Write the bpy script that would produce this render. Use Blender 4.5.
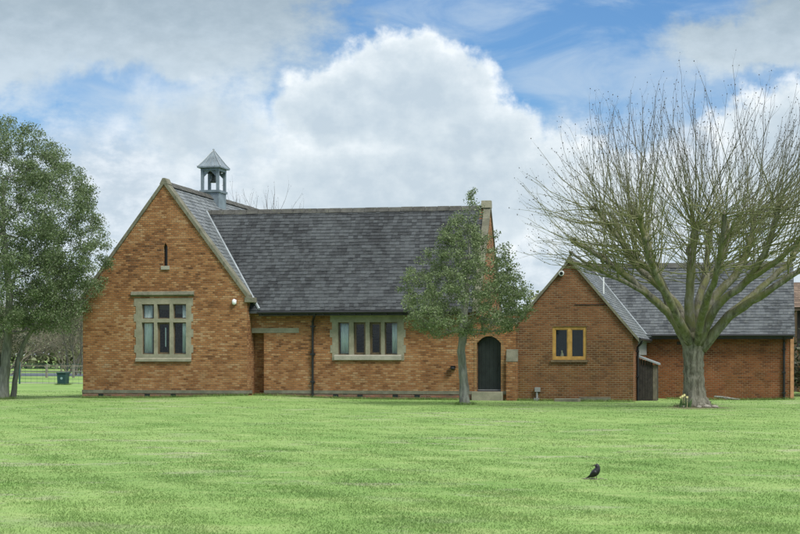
import bpy, bmesh, math, random
import numpy as np
from mathutils import Vector, Matrix
R = math.radians
for o in list(bpy.data.objects):
    bpy.data.objects.remove(o, do_unlink=True)
SC = bpy.context.scene
COL = SC.collection

# ------------------------------------------------------------------ camera
YAW = R(11.47)
EYE = 1.6
cam_d = bpy.data.cameras.new('camera')
cam = bpy.data.objects.new('camera', cam_d)
COL.objects.link(cam)
cam.location = (0, 0, EYE)
cam.rotation_euler = (R(90), 0, YAW)
cam_d.sensor_width = 36.0
cam_d.lens = 1700 / 800 * 36.0
cam_d.shift_y = 88 / 800
cam_d.clip_start = 0.1
cam_d.clip_end = 6000
SC.camera = cam
SC.render.resolution_x, SC.render.resolution_y = 1024, 684
SC.view_settings.view_transform = 'Standard'
SC.view_settings.look = 'None'
SC.view_settings.gamma = 1
SC.view_settings.use_curve_mapping = False
SC.view_settings.exposure = 0.92


# ------------------------------------------------------------------ node helper
class NT:
    def __init__(s, tree):
        s.t = tree
        tree.nodes.clear()

    def node(s, typ, **kw):
        n = s.t.nodes.new(typ)
        for k, v in kw.items():
            setattr(n, k, v)
        return n

    def put(s, sock, v):
        if isinstance(v, bpy.types.NodeSocket):
            s.t.links.new(v, sock)
        elif v is not None:
            if sock.type == 'RGBA' and len(v) == 3:
                v = (*v, 1)
            sock.default_value = v

    def m(s, op, a, b=None, c=None):
        n = s.node('ShaderNodeMath', operation=op)
        for i, v in enumerate((a, b, c)):
            if v is not None:
                s.put(n.inputs[i], v)
        return n.outputs[0]

    def add(s, a, b): return s.m('ADD', a, b)
    def sub(s, a, b): return s.m('SUBTRACT', a, b)
    def mul(s, a, b): return s.m('MULTIPLY', a, b)

    def step(s, v, lo, hi, a=0.0, b=1.0):
        n = s.node('ShaderNodeMapRange', interpolation_type='SMOOTHSTEP')
        s.put(n.inputs[0], v)
        for i, q in enumerate((lo, hi, a, b)):
            s.put(n.inputs[i + 1], q)
        return n.outputs[0]

    def mix(s, f, a, b, mode='MIX'):
        n = s.node('ShaderNodeMix', data_type='RGBA', blend_type=mode)
        s.put(n.inputs[0], f)
        s.put(n.inputs[6], a)
        s.put(n.inputs[7], b)
        return n.outputs[2]

    def noise(s, vec, scale, detail=4, rough=0.55, dist=0.0):
        n = s.node('ShaderNodeTexNoise')
        s.put(n.inputs['Vector'], vec)
        n.inputs['Scale'].default_value = scale
        n.inputs['Detail'].default_value = detail
        n.inputs['Roughness'].default_value = rough
        n.inputs['Distortion'].default_value = dist
        return n.outputs['Fac']

    def xyz(s, x, y, z):
        n = s.node('ShaderNodeCombineXYZ')
        for i, v in enumerate((x, y, z)):
            s.put(n.inputs[i], v)
        return n.outputs[0]

    def sep(s, v):
        n = s.node('ShaderNodeSeparateXYZ')
        s.put(n.inputs[0], v)
        return n.outputs[0], n.outputs[1], n.outputs[2]

    def ramp(s, f, stops, interp='LINEAR'):
        n = s.node('ShaderNodeValToRGB')
        cr = n.color_ramp
        cr.interpolation = interp
        while len(cr.elements) < len(stops):
            cr.elements.new(0.5)
        for e, (p, c) in zip(cr.elements, stops):
            e.position = p
            e.color = (*c, 1)
        s.put(n.inputs[0], f)
        return n.outputs[0]

    def mapping(s, vec, scale):
        n = s.node('ShaderNodeVectorMath', operation='MULTIPLY')
        s.put(n.inputs[0], vec)
        n.inputs[1].default_value = scale
        return n.outputs[0]


# ------------------------------------------------------------------ sun and sky
SUN_EL = R(52)
sun_h = Vector((0.80, -0.60, 0)).normalized()
sun_dir = Vector((sun_h.x * math.cos(SUN_EL), sun_h.y * math.cos(SUN_EL), math.sin(SUN_EL)))
sun_d = bpy.data.lights.new('sun', 'SUN')
sun_d.energy = 2.1
sun_d.angle = R(17)
sun_d.color = (1.0, 0.97, 0.915)
sun = bpy.data.objects.new('sun', sun_d)
COL.objects.link(sun)
sun.location = (40, -30, 60)
sun.rotation_euler = sun_dir.to_track_quat('Z', 'Y').to_euler()

W = bpy.data.worlds.new('World')
SC.world = W
W.use_nodes = True
t = NT(W.node_tree)
sky = t.node('ShaderNodeTexSky', sky_type='NISHITA')
sky.sun_disc = False
sky.sun_elevation = SUN_EL
sky.sun_rotation = math.atan2(sun_h.x, sun_h.y)
sky.air_density = 1.0
sky.dust_density = 0.2
sky.ozone_density = 2.0
blue = t.mix(1.0, sky.outputs[0], (0.285, 0.45, 0.61), 'MULTIPLY')
dirv = t.node('ShaderNodeTexCoord').outputs['Generated']
dx, dy, dz = t.sep(dirv)
az = t.sub(t.m('ARCTAN2', dx, dy), -YAW)            # clockwise from the heading, radians
el = t.m('ARCSINE', dz)
u0 = t.add(t.mul(az, 17.0), 4.0)                      # hundredths of a radian scale, cloud map units
v0 = t.sub(3.55, t.mul(el, 17.0))
cl = t.xyz(u0, v0, 0.0)
w1 = t.sub(t.noise(cl, 1.5, 5, 0.6), 0.5)
w2 = t.sub(t.noise(t.xyz(u0, v0, 7.3), 1.5, 5, 0.6), 0.5)
u = t.add(u0, t.mul(w1, 1.1))
v = t.add(v0, t.mul(w2, 0.8))
billow = t.noise(t.xyz(u0, v0, 3.1), 3.2, 9, 0.58)
fine = t.noise(t.xyz(t.mul(u0, 0.6), v0, 11.0), 5.0, 8, 0.62)


def blob(cx, cy, rx, ry, uu=None, vv=None):
    a = t.m('DIVIDE', t.sub(uu or u, cx), rx)
    b = t.m('DIVIDE', t.sub(vv or v, cy), ry)
    return t.sub(1.0, t.m('SQRT', t.add(t.mul(a, a), t.mul(b, b))))


def union(bs, k=0.25):
    r = bs[0]
    for b in bs[1:]:
        n = t.node('ShaderNodeMath', operation='SMOOTH_MAX')
        t.put(n.inputs[0], r)
        t.put(n.inputs[1], b)
        n.inputs[2].default_value = k
        r = n.outputs[0]
    return r


K = 10.0                                             # background strength is 0.1


def C(r, g, b): return (r * K, g * K, b * K)


# thin high veil
veil = t.noise(t.xyz(t.mul(u0, 0.45), t.mul(v0, 1.1), 21.0), 1.5, 8, 0.6, 0.5)
c0 = t.mix(t.step(veil, 0.42, 0.72, 0.04, 0.62), blue, C(0.31, 0.375, 0.44))
# low bright bank down to the horizon
low = t.step(t.add(v, t.mul(t.sub(fine, 0.5), 0.5)), 1.0, 1.75)
lowc = t.mix(t.step(fine, 0.35, 0.7), C(0.315, 0.365, 0.41), C(0.44, 0.475, 0.505))
c1 = t.mix(t.mul(low, 0.93), c0, lowc)
# soft grey clouds, upper left and upper right, and broken cover over the rest of the sky
g_in = union([blob(1.0, 0.35, 3.0, 0.95), blob(-2.5, 0.8, 2.6, 1.4), blob(2.3, -0.25, 1.5, 0.6), blob(7.75, 0.5, 1.45, 0.42), blob(8.6, 0.2, 1.5, 0.5)])
g_all = t.step(t.noise(t.xyz(t.mul(az, 2.2), t.mul(el, 4.0), 2.0), 1.4, 5, 0.55), 0.36, 0.6, -0.5, 0.8)
far = t.step(v0, -0.6, -2.5)
gm = t.add(t.mul(g_in, t.sub(1.0, far)), t.mul(g_all, far))
gd = t.add(gm, t.mul(t.sub(fine, 0.5), 0.55))
gap = t.mul(t.step(union([blob(1.0, 0.95, 0.85, 0.34), blob(1.75, 1.0, 0.4, 0.25)]), 0.0, 0.6), 0.75)
gmask = t.mul(t.step(gd, -0.02, 0.42), t.sub(1.0, gap))
gcol = t.mix(t.step(t.add(t.mul(v0, 0.55), t.mul(fine, 0.55)), 0.15, 0.95), C(0.20, 0.25, 0.285), C(0.36, 0.415, 0.455))
gcol = t.mix(far, gcol, C(0.95, 0.95, 0.945))            # bright broken cover higher up
c2 = t.mix(t.mul(gmask, 0.92), c1, gcol)
# cumulus heap with crisp lit tops
def heap(uu, vv):
    return union([blob(4.15, 1.05, 0.95, 0.74, uu, vv), blob(3.35, 1.15, 0.75, 0.55, uu, vv), blob(4.75, 1.45, 0.85, 0.62, uu, vv),
                  blob(2.0, 1.3, 1.0, 0.62, uu, vv), blob(4.2, 1.95, 2.9, 0.72, uu, vv), blob(7.9, 1.6, 1.0, 0.75, uu, vv)], 0.12)
uc = t.add(u0, t.mul(w1, 0.62))
vc = t.add(v0, t.mul(w2, 0.62))
bn = t.mul(t.sub(billow, 0.5), 0.62)
cd = t.add(heap(uc, vc), bn)
soft = t.step(u0, 3.0, 2.2)                          # the left shoulder is softer
edge = t.add(0.22, t.mul(soft, 0.5))
cmask = t.step(cd, -0.02, edge)
b2 = t.noise(t.xyz(t.add(u0, 0.10), t.sub(v0, 0.13), 3.1), 3.2, 9, 0.58)
relief = t.mul(t.sub(billow, b2), 1.1)
lit = t.add(t.add(t.mul(t.step(cd, 0.75, 0.05), 0.8), relief), t.mul(t.step(fine, 0.3, 0.7), 0.25))
ccol = t.ramp(lit, [(0.0, (0.305, 0.36, 0.405)), (0.45, (0.365, 0.415, 0.45)), (0.85, (0.445, 0.485, 0.51)), (1.0, (0.50, 0.53, 0.55))])
ccol = t.mix(1.0, ccol, (K, K, K), 'MULTIPLY')
c3 = t.mix(t.mul(cmask, 0.96), c2, ccol)
bg = t.node('ShaderNodeBackground')
t.put(bg.inputs[0], c3)
bg.inputs[1].default_value = 0.1
out = t.node('ShaderNodeOutputWorld')
t.t.links.new(bg.outputs[0], out.inputs[0])
SC.render.engine = 'CYCLES'


# ------------------------------------------------------------------ materials
def new_mat(name):
    m = bpy.data.materials.new(name)
    m.use_nodes = True
    n = NT(m.node_tree)
    b = n.node('ShaderNodeBsdfPrincipled')
    o = n.node('ShaderNodeOutputMaterial')
    n.t.links.new(b.outputs[0], o.inputs[0])
    return m, n, b, o


def objco(n): return n.node('ShaderNodeTexCoord').outputs['Object']


def bump(n, b, h, dist=0.01, strength=0.6):
    bp = n.node('ShaderNodeBump')
    bp.inputs['Strength'].default_value = strength
    bp.inputs['Distance'].default_value = dist
    n.put(bp.inputs['Height'], h)
    n.t.links.new(bp.outputs[0], b.inputs['Normal'])


def plain(name, col, rough=0.6, var=0.15, scale=6.0, metal=0.0, bmp=0.0, spec=0.4):
    m, n, b, o = new_mat(name)
    co = objco(n)
    f = n.noise(co, scale, 6, 0.6)
    lo = tuple(c * (1 - var) for c in col)
    hi = tuple(min(1, c * (1 + var)) for c in col)
    n.put(b.inputs['Base Color'], n.mix(n.step(f, 0.3, 0.7), lo, hi))
    b.inputs['Roughness'].default_value = rough
    b.inputs['Metallic'].default_value = metal
    b.inputs['Specular IOR Level'].default_value = spec
    if bmp:
        bump(n, b, n.noise(co, scale * 4, 5, 0.6), bmp)
    return m


def brick_mat(name, stops, mortar, bw=0.185, bh=0.075, patch=0.55, patch_cols=None, stain=None, mort=(0.045, 0.13)):
    m, n, b, o = new_mat(name)
    geo = n.node('ShaderNodeNewGeometry')
    px, py, pz = n.sep(geo.outputs['Position'])
    nx, ny, nz = n.sep(geo.outputs['True Normal'])
    side = n.m('GREATER_THAN', n.m('ABSOLUTE', nx), 0.6)
    uu = n.add(n.mul(px, n.sub(1.0, side)), n.mul(py, side))
    wob = n.mul(n.sub(n.noise(n.xyz(uu, pz, 0.0), 1.3, 3), 0.5), 0.03)
    vv = n.m('DIVIDE', n.add(pz, wob), bh)
    row = n.m('FLOOR', vv)
    half = n.mul(n.m('MODULO', n.add(row, 400.0), 2.0), 0.5)
    wide = n.m('DIVIDE', n.add(uu, wob), bw)
    ua = n.add(wide, half)
    colm = n.m('FLOOR', ua)
    fu = n.m('FRACT', ua)
    fv = n.m('FRACT', vv)
    wn = n.node('ShaderNodeTexWhiteNoise', noise_dimensions='2D')
    n.put(wn.inputs['Vector'], n.xyz(colm, row, 0.0))
    rnd = wn.outputs['Value']
    streak = n.noise(n.xyz(n.mul(uu, 1.4), n.mul(pz, 5.0), 4.0), 1.6, 5, 0.65)
    big = n.noise(n.xyz(uu, pz, 9.0), 0.8, 4, 0.6)
    f = n.add(n.mul(rnd, 0.40), n.mul(streak, patch + 0.12))
    f = n.add(f, n.mul(n.sub(big, 0.5), 0.75))
    col = n.ramp(f, stops)
    grain = n.noise(n.xyz(uu, pz, 1.0), 30.0, 4, 0.7)
    col = n.mix(n.step(grain, 0.35, 0.7, 0.0, 0.35), col, n.mix(1.0, col, (0.55, 0.52, 0.5), 'MULTIPLY'))
    if stain:
        zlo, zhi, sc = stain
        sm = n.mul(n.step(pz, zhi, zlo), n.step(n.noise(n.xyz(uu, n.mul(pz, 0.6), 2.0), 1.6, 6, 0.65), 0.32, 0.66))
        col = n.mix(n.mul(sm, 0.75), col, n.mix(1.0, col, sc, 'MULTIPLY'))
    mm = n.m('MAXIMUM', n.step(n.m('PINGPONG', fu, 0.5), mort[0] + 0.02, mort[0] - 0.02), n.step(n.m('PINGPONG', fv, 0.5), mort[1] + 0.03, mort[1] - 0.03))
    mvar = n.mix(n.step(n.noise(n.xyz(uu, pz, 5.0), 2.0, 4), 0.35, 0.65), mortar, tuple(c * 0.62 for c in mortar))
    n.put(b.inputs['Base Color'], n.mix(mm, col, mvar))
    b.inputs['Roughness'].default_value = 0.9
    b.inputs['Specular IOR Level'].default_value = 0.2
    h = n.add(n.mul(mm, -1.0), n.add(n.mul(grain, 0.5), n.mul(rnd, 0.5)))
    bump(n, b, h, 0.008, 0.7)
    return m


M_BRICK = brick_mat('old_brick', [(0.16, (0.07, 0.034, 0.018)), (0.32, (0.165, 0.070, 0.026)), (0.46, (0.265, 0.117, 0.046)), (0.62, (0.325, 0.160, 0.064)), (0.78, (0.385, 0.235, 0.118)), (0.92, (0.345, 0.25, 0.15))],
                    (0.215, 0.14, 0.08), stain=(0.1, 2.2, (0.62, 0.62, 0.62)))
M_BRICK_RED = brick_mat('plinth_brick', [(0.2, (0.07, 0.04, 0.03)), (0.5, (0.20, 0.10, 0.065)), (0.8, (0.30, 0.13, 0.08))], (0.2, 0.17, 0.13))
M_BRICK_NEW = brick_mat('brown_brick', [(0.2, (0.10, 0.042, 0.020)), (0.45, (0.165, 0.070, 0.030)), (0.7, (0.21, 0.092, 0.040)), (0.95, (0.24, 0.13, 0.065))],
                        (0.21, 0.165, 0.10), patch=0.4, stain=(0.0, 3.2, (0.78, 0.95, 0.62)))
M_BRICK_ORANGE = brick_mat('red_brick', [(0.2, (0.11, 0.036, 0.015)), (0.45, (0.20, 0.066, 0.025)), (0.7, (0.245, 0.085, 0.032)), (0.95, (0.26, 0.12, 0.055))],
                           (0.21, 0.15, 0.09), patch=0.4, stain=(0.0, 2.3, (0.72, 0.95, 0.70)))


def stone_mat(name, a, bcol, lich):
    m, n, b, o = new_mat(name)
    co = n.node('ShaderNodeNewGeometry').outputs['Position']
    f = n.noise(co, 3.0, 7, 0.65)
    col = n.mix(n.step(f, 0.32, 0.68), a, bcol)
    l = n.step(n.noise(co, 7.0, 6, 0.7), 0.52, 0.68)
    col = n.mix(n.mul(l, 0.6), col, lich)
    d = n.step(n.noise(co, 22.0, 5, 0.7), 0.56, 0.72)
    col = n.mix(n.mul(d, 0.5), col, (0.08, 0.075, 0.055))
    n.put(b.inputs['Base Color'], col)
    b.inputs['Roughness'].default_value = 0.92
    b.inputs['Specular IOR Level'].default_value = 0.2
    bump(n, b, n.noise(co, 25.0, 6, 0.65), 0.012)
    return m


M_STONE = stone_mat('limestone', (0.20, 0.19, 0.135), (0.285, 0.27, 0.20), (0.195, 0.21, 0.145))
M_STONE_D = stone_mat('weathered_stone', (0.115, 0.113, 0.082), (0.19, 0.183, 0.135), (0.14, 0.152, 0.098))
M_STONE_P = stone_mat('pale_step_stone', (0.27, 0.26, 0.21), (0.36, 0.34, 0.28), (0.23, 0.23, 0.18))


def slate_mat(name, dark, light, moss, mossy=0.3, rough=0.55):
    m, n, b, o = new_mat(name)
    geo = n.node('ShaderNodeNewGeometry')
    co = geo.outputs['Position']
    isl = geo.outputs['Random Per Island']
    p = n.noise(co, 0.55, 5, 0.6)
    x, y, z = n.sep(co)
    p2 = n.noise(n.xyz(n.sub(x, n.mul(z, 0.5)), y, n.mul(z, 0.8)), 1.5, 5, 0.62)
    f = n.add(n.mul(isl, 0.30), n.add(n.mul(p, 0.5), n.mul(p2, 0.58)))
    col = n.mix(n.step(f, 0.42, 0.92), dark, light)
    s = n.noise(co, 9.0, 6, 0.7)
    col = n.mix(n.step(s, 0.5, 0.7, 0.0, mossy), col, moss)
    n.put(b.inputs['Base Color'], col)
    n.put(b.inputs['Roughness'], n.step(s, 0.3, 0.7, rough - 0.1, rough + 0.15))
    b.inputs['Specular IOR Level'].default_value = 0.35
    bump(n, b, n.noise(co, 14.0, 5, 0.6), 0.006)
    return m


M_SLATE = slate_mat('dark_slate', (0.014, 0.0165, 0.018), (0.062, 0.070, 0.073), (0.090, 0.098, 0.088), 0.3)
M_SLATE_L = slate_mat('pale_slate', (0.085, 0.098, 0.104), (0.165, 0.182, 0.184), (0.15, 0.16, 0.125), 0.45, 0.5)
M_SLATE_G = slate_mat('grey_slate', (0.030, 0.036, 0.040), (0.098, 0.110, 0.116), (0.18, 0.19, 0.165), 0.4)
M_RIDGE = stone_mat('ridge_tile_grey', (0.05, 0.05, 0.046), (0.10, 0.10, 0.09), (0.10, 0.105, 0.07))
M_LEAD = plain('lead_sheet', (0.175, 0.215, 0.235), 0.45, 0.25, 2.5, 0.25, 0.003)
M_LEAD_D = plain('dark_lead', (0.10, 0.13, 0.15), 0.5, 0.25, 2.5, 0.2)
M_LEAD_P = plain('pale_lead_flashing', (0.25, 0.28, 0.29), 0.5, 0.2, 3.0, 0.1)
M_BLACK = plain('black_iron', (0.012, 0.013, 0.014), 0.45, 0.3, 5)
M_DARKWOOD = plain('dark_timber', (0.030, 0.026, 0.022), 0.7, 0.35, 8)
M_DOOR = plain('black_green_paint', (0.010, 0.014, 0.013), 0.45, 0.35, 5)
M_BROWNWOOD = plain('brown_casement', (0.12, 0.085, 0.045), 0.6, 0.25, 8)
M_OAK = plain('oak_frame', (0.36, 0.215, 0.055), 0.55, 0.2, 7)
M_CURTAIN = plain('pale_curtain', (0.82, 0.83, 0.80), 0.9, 0.06, 4)
M_WHITE = plain('white_plastic', (0.72, 0.74, 0.74), 0.4, 0.05, 4)
M_GREYP = plain('grey_panel', (0.22, 0.225, 0.22), 0.6, 0.18, 3)
M_BRONZE = plain('bell_bronze', (0.06, 0.07, 0.06), 0.45, 0.3, 8, 0.7)
M_ORANGEB = plain('light_brick_edge', (0.42, 0.22, 0.11), 0.9, 0.2, 5)


def glass_mat():
    m = bpy.data.materials.new('window_glass')
    m.use_nodes = True
    n = NT(m.node_tree)
    fr = n.node('ShaderNodeFresnel')
    fr.inputs[0].default_value = 1.45
    tr = n.node('ShaderNodeBsdfTransparent')
    tr.inputs[0].default_value = (0.88, 0.93, 0.93, 1)
    gl = n.node('ShaderNodeBsdfGlossy')
    gl.inputs['Roughness'].default_value = 0.03
    mx = n.node('ShaderNodeMixShader')
    n.put(mx.inputs[0], n.mul(fr.outputs[0], 0.75))
    n.t.links.new(tr.outputs[0], mx.inputs[1])
    n.t.links.new(gl.outputs[0], mx.inputs[2])
    o = n.node('ShaderNodeOutputMaterial')
    n.t.links.new(mx.outputs[0], o.inputs[0])
    return m


M_GLASS = glass_mat()


def leaf_mat(name, a, bcol, c, transl=0.25):
    m, n, b, o = new_mat(name)
    geo = n.node('ShaderNodeNewGeometry')
    isl = geo.outputs['Random Per Island']
    clump = n.noise(geo.outputs['Position'], 1.1, 3, 0.6)
    f = n.add(n.mul(isl, 0.6), n.mul(clump, 0.5))
    col = n.ramp(f, [(0.2, a), (0.55, bcol), (0.9, c)])
    n.put(b.inputs['Base Color'], col)
    b.inputs['Roughness'].default_value = 0.5
    b.inputs['Specular IOR Level'].default_value = 0.4
    tr = n.node('ShaderNodeBsdfTranslucent')
    n.put(tr.inputs[0], col)
    mx = n.node('ShaderNodeMixShader')
    mx.inputs[0].default_value = transl
    n.t.links.new(b.outputs[0], mx.inputs[1])
    n.t.links.new(tr.outputs[0], mx.inputs[2])
    n.t.links.new(mx.outputs[0], o.inputs[0])
    return m


M_LEAF_OAK = leaf_mat('grey_green_leaf', (0.092, 0.128, 0.052), (0.168, 0.222, 0.098), (0.27, 0.335, 0.17), 0.35)
M_LEAF_LEFT = leaf_mat('evergreen_leaf', (0.070, 0.105, 0.040), (0.135, 0.190, 0.080), (0.23, 0.29, 0.15), 0.35)
M_LEAF_DARK = leaf_mat('dark_ivy_leaf', (0.016, 0.028, 0.010), (0.034, 0.052, 0.020), (0.06, 0.085, 0.035))
M_LEAF_BROWN = leaf_mat('thicket_leaf', (0.12, 0.145, 0.07), (0.195, 0.22, 0.115), (0.28, 0.295, 0.17))  # distance haze put into the colour: leaf tones lightened
def lawn_colour(n, co):
    """the lawn's own patchiness, shared by the soil sheet and the blades"""
    p = n.noise(co, 0.22, 6, 0.62)
    q = n.noise(n.mapping(co, (0.6, 1.0, 1)), 1.6, 7, 0.68)
    col = n.mix(n.step(p, 0.35, 0.66), (0.150, 0.258, 0.070), (0.222, 0.330, 0.104))
    col = n.mix(n.step(q, 0.46, 0.68, 0.0, 0.7), col, (0.31, 0.385, 0.15))
    deep = n.step(n.noise(n.mapping(co, (0.45, 1.1, 1)), 0.9, 6, 0.66), 0.53, 0.66)
    col = n.mix(n.mul(deep, 0.42), col, (0.12, 0.235, 0.045))
    d = n.noise(n.mapping(co, (0.42, 0.75, 1)), 1.0, 8, 0.72)
    dry = n.mul(n.step(d, 0.53, 0.63), n.step(n.noise(co, 0.13, 3, 0.5), 0.38, 0.56))
    grass = n.mix(n.mul(dry, 0.6), col, (0.34, 0.335, 0.23))
    # worn soil round the foot of the bare tree
    x, y, z = n.sep(co)
    dxx, dyy = n.sub(x, -1.40), n.mul(n.sub(y, 51.75), 0.8)
    rr = n.m('SQRT', n.add(n.mul(dxx, dxx), n.mul(dyy, dyy)))
    soil = n.step(n.add(rr, n.mul(n.noise(co, 1.6, 5, 0.6), 0.9)), 1.75, 0.95)
    return n.mix(n.mul(soil, 0.9), grass, (0.125, 0.10, 0.068))


def grass_mat():
    m, n, b, o = new_mat('grass_blade')
    geo = n.node('ShaderNodeNewGeometry')
    col = lawn_colour(n, geo.outputs['Position'])
    isl = geo.outputs['Random Per Island']
    col = n.mix(1.0, col, n.mix(isl, (0.90, 0.91, 0.88), (1.14, 1.11, 1.14)), 'MULTIPLY')
    n.put(b.inputs['Base Color'], col)
    b.inputs['Roughness'].default_value = 0.6
    b.inputs['Specular IOR Level'].default_value = 0.3
    tr = n.node('ShaderNodeBsdfTranslucent')
    n.put(tr.inputs[0], col)
    mx = n.node('ShaderNodeMixShader')
    mx.inputs[0].default_value = 0.45
    n.t.links.new(b.outputs[0], mx.inputs[1])
    n.t.links.new(tr.outputs[0], mx.inputs[2])
    n.t.links.new(mx.outputs[0], o.inputs[0])
    return m


M_GRASS = grass_mat()


def bark_mat(name, a, bcol, moss, moss_amt=0.5, zfade=None, stretch=(6, 6, 1.3), twig=None):
    m, n, b, o = new_mat(name)
    co = objco(n)
    f = n.noise(n.mapping(co, stretch), 1.6, 7, 0.7)
    col = n.mix(n.step(f, 0.35, 0.65), a, bcol)
    g = n.step(n.noise(co, 2.6, 5, 0.6), 0.40, 0.62)
    x, y, z = n.sep(co)
    if zfade:
        g = n.mul(g, n.step(z, zfade[0], zfade[1]))
    col = n.mix(n.mul(g, moss_amt), col, moss)
    if twig:
        tw = n.step(z, twig[0], twig[1])
        col = n.mix(tw, col, twig[2])
    n.put(b.inputs['Base Color'], col)
    b.inputs['Roughness'].default_value = 0.9
    b.inputs['Specular IOR Level'].default_value = 0.2
    bump(n, b, f, 0.035, 1.0)
    return m


M_BARK_BARE = bark_mat('mossy_bark', (0.075, 0.070, 0.050), (0.23, 0.22, 0.17), (0.145, 0.150, 0.055), 0.8, (1.4, 2.6))
M_TWIG = bark_mat('green_shoots', (0.135, 0.138, 0.075), (0.235, 0.235, 0.13), (0.18, 0.195, 0.07), 0.6, None, (3, 3, 3), (5.4, 9.0, (0.115, 0.105, 0.105)))
M_BARK_GREY = bark_mat('grey_bark', (0.11, 0.11, 0.095), (0.27, 0.27, 0.235), (0.16, 0.17, 0.11), 0.4)
M_BARK_BG = bark_mat('thicket_bark', (0.17, 0.155, 0.115), (0.29, 0.265, 0.205), (0.19, 0.19, 0.10), 0.4)  # bark lightened too, haze carried by the colour
M_BUD = plain('dark_bud', (0.045, 0.036, 0.034), 0.7, 0.3, 5)


# ------------------------------------------------------------------ mesh helpers
def root_loc(o):
    v = Vector((0, 0, 0))
    while o:
        v += o.location
        o = o.parent
    return v


class MB:
    """collects shapes given in world metres; build() links them as one mesh object"""
    def __init__(s):
        s.v, s.f = [], []

    def quad(s, *p):
        i = len(s.v)
        s.v += [tuple(q) for q in p]
        s.f.append(tuple(range(i, i + len(p))))

    def add(s, verts, faces):
        i = len(s.v)
        s.v += [tuple(q) for q in verts]
        s.f += [tuple(k + i for k in f) for f in faces]

    def box(s, x0, x1, y0, y1, z0, z1):
        v = [(x0, y0, z0), (x1, y0, z0), (x1, y1, z0), (x0, y1, z0), (x0, y0, z1), (x1, y0, z1), (x1, y1, z1), (x0, y1, z1)]
        s.add(v, [(3, 2, 1, 0), (4, 5, 6, 7), (0, 1, 5, 4), (1, 2, 6, 5), (2, 3, 7, 6), (3, 0, 4, 7)])
        return s

    def prism(s, pts, axis, a0, a1):
        """convex polygon pts (2D) swept along axis: 'y' -> pts are (x,z); 'x' -> pts are (y,z); 'z' -> (x,y)"""
        def mk(p, a):
            return {'y': (p[0], a, p[1]), 'x': (a, p[0], p[1]), 'z': (p[0], p[1], a)}[axis]
        n = len(pts)
        v = [mk(p, a0) for p in pts] + [mk(p, a1) for p in pts]
        f = [tuple(range(n)), tuple(range(2 * n - 1, n - 1, -1))] + [(i, i + n, (i + 1) % n + n, (i + 1) % n) for i in range(n)]
        s.add(v, f)
        return s

    def tube(s, pts, rad, sides=8, jit=0.0, rng=None, cap=True):
        pts = [Vector(p) for p in pts]
        rads = rad if isinstance(rad, (list, tuple)) else [rad] * len(pts)
        up = None
        rings = []
        for i, p in enumerate(pts):
            d = (pts[min(i + 1, len(pts) - 1)] - pts[max(i - 1, 0)]).normalized()
            if up is None:
                up = Vector((1, 0, 0)) if abs(d.x) < 0.8 else Vector((0, 1, 0))
            side = d.cross(up).normalized()
            up = side.cross(d).normalized()
            ring = []
            for k in range(sides):
                a = 2 * math.pi * k / sides
                r = rads[i] * (1 + (rng.uniform(-jit, jit) if rng else 0))
                ring.append(p + side * (r * math.cos(a)) + up * (r * math.sin(a)))
            rings.append(ring)
        v = [q for r in rings for q in r]
        f = []
        for i in range(len(rings) - 1):
            for k in range(sides):
                a, b = i * sides + k, i * sides + (k + 1) % sides
                f.append((a, b, b + sides, a + sides))
        if cap:
            f.append(tuple(range(sides - 1, -1, -1)))
            f.append(tuple(range((len(rings) - 1) * sides, len(rings) * sides)))
        s.add(v, f)
        return s

    def lathe(s, cx, cy, prof, sides=16):
        v, f = [], []
        for r, z in prof:
            for k in range(sides):
                a = 2 * math.pi * k / sides
                v.append((cx + r * math.cos(a), cy + r * math.sin(a), z))
        for i in range(len(prof) - 1):
            for k in range(sides):
                a, b = i * sides + k, i * sides + (k + 1) % sides
                f.append((a, b, b + sides, a + sides))
        f.append(tuple(range(sides - 1, -1, -1)))
        f.append(tuple(range((len(prof) - 1) * sides, len(prof) * sides)))
        s.add(v, f)
        return s

    def ball(s, c, r, seg=10, rings=6):
        v, f = [], []
        rx, ry, rz = r if isinstance(r, tuple) else (r, r, r)
        for i in range(rings + 1):
            th = math.pi * i / rings
            for k in range(seg):
                a = 2 * math.pi * k / seg
                v.append((c[0] + rx * math.sin(th) * math.cos(a), c[1] + ry * math.sin(th) * math.sin(a), c[2] - rz * math.cos(th)))
        for i in range(rings):
            for k in range(seg):
                a, b = i * seg + k, i * seg + (k + 1) % seg
                f.append((a, b, b + seg, a + seg))
        s.add(v, f)
        return s

    def build(s, name, mat, parent=None, origin=None, smooth=False, bevel=0.0):
        me = bpy.data.meshes.new(name)
        if parent:
            off = root_loc(parent)
        else:
            off = Vector(origin) if origin else Vector((0, 0, 0))
        me.from_pydata([(p[0] - off.x, p[1] - off.y, p[2] - off.z) for p in s.v], [], s.f)
        me.validate()
        me.materials.append(mat)
        if smooth:
            me.polygons.foreach_set('use_smooth', [True] * len(me.polygons))
        o = bpy.data.objects.new(name, me)
        COL.objects.link(o)
        if parent:
            o.parent = parent
        else:
            o.location = off
        if bevel:
            bv = o.modifiers.new('bevel', 'BEVEL')
            bv.width = bevel
            bv.segments = 2
            bv.limit_method = 'ANGLE'
        return o


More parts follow.
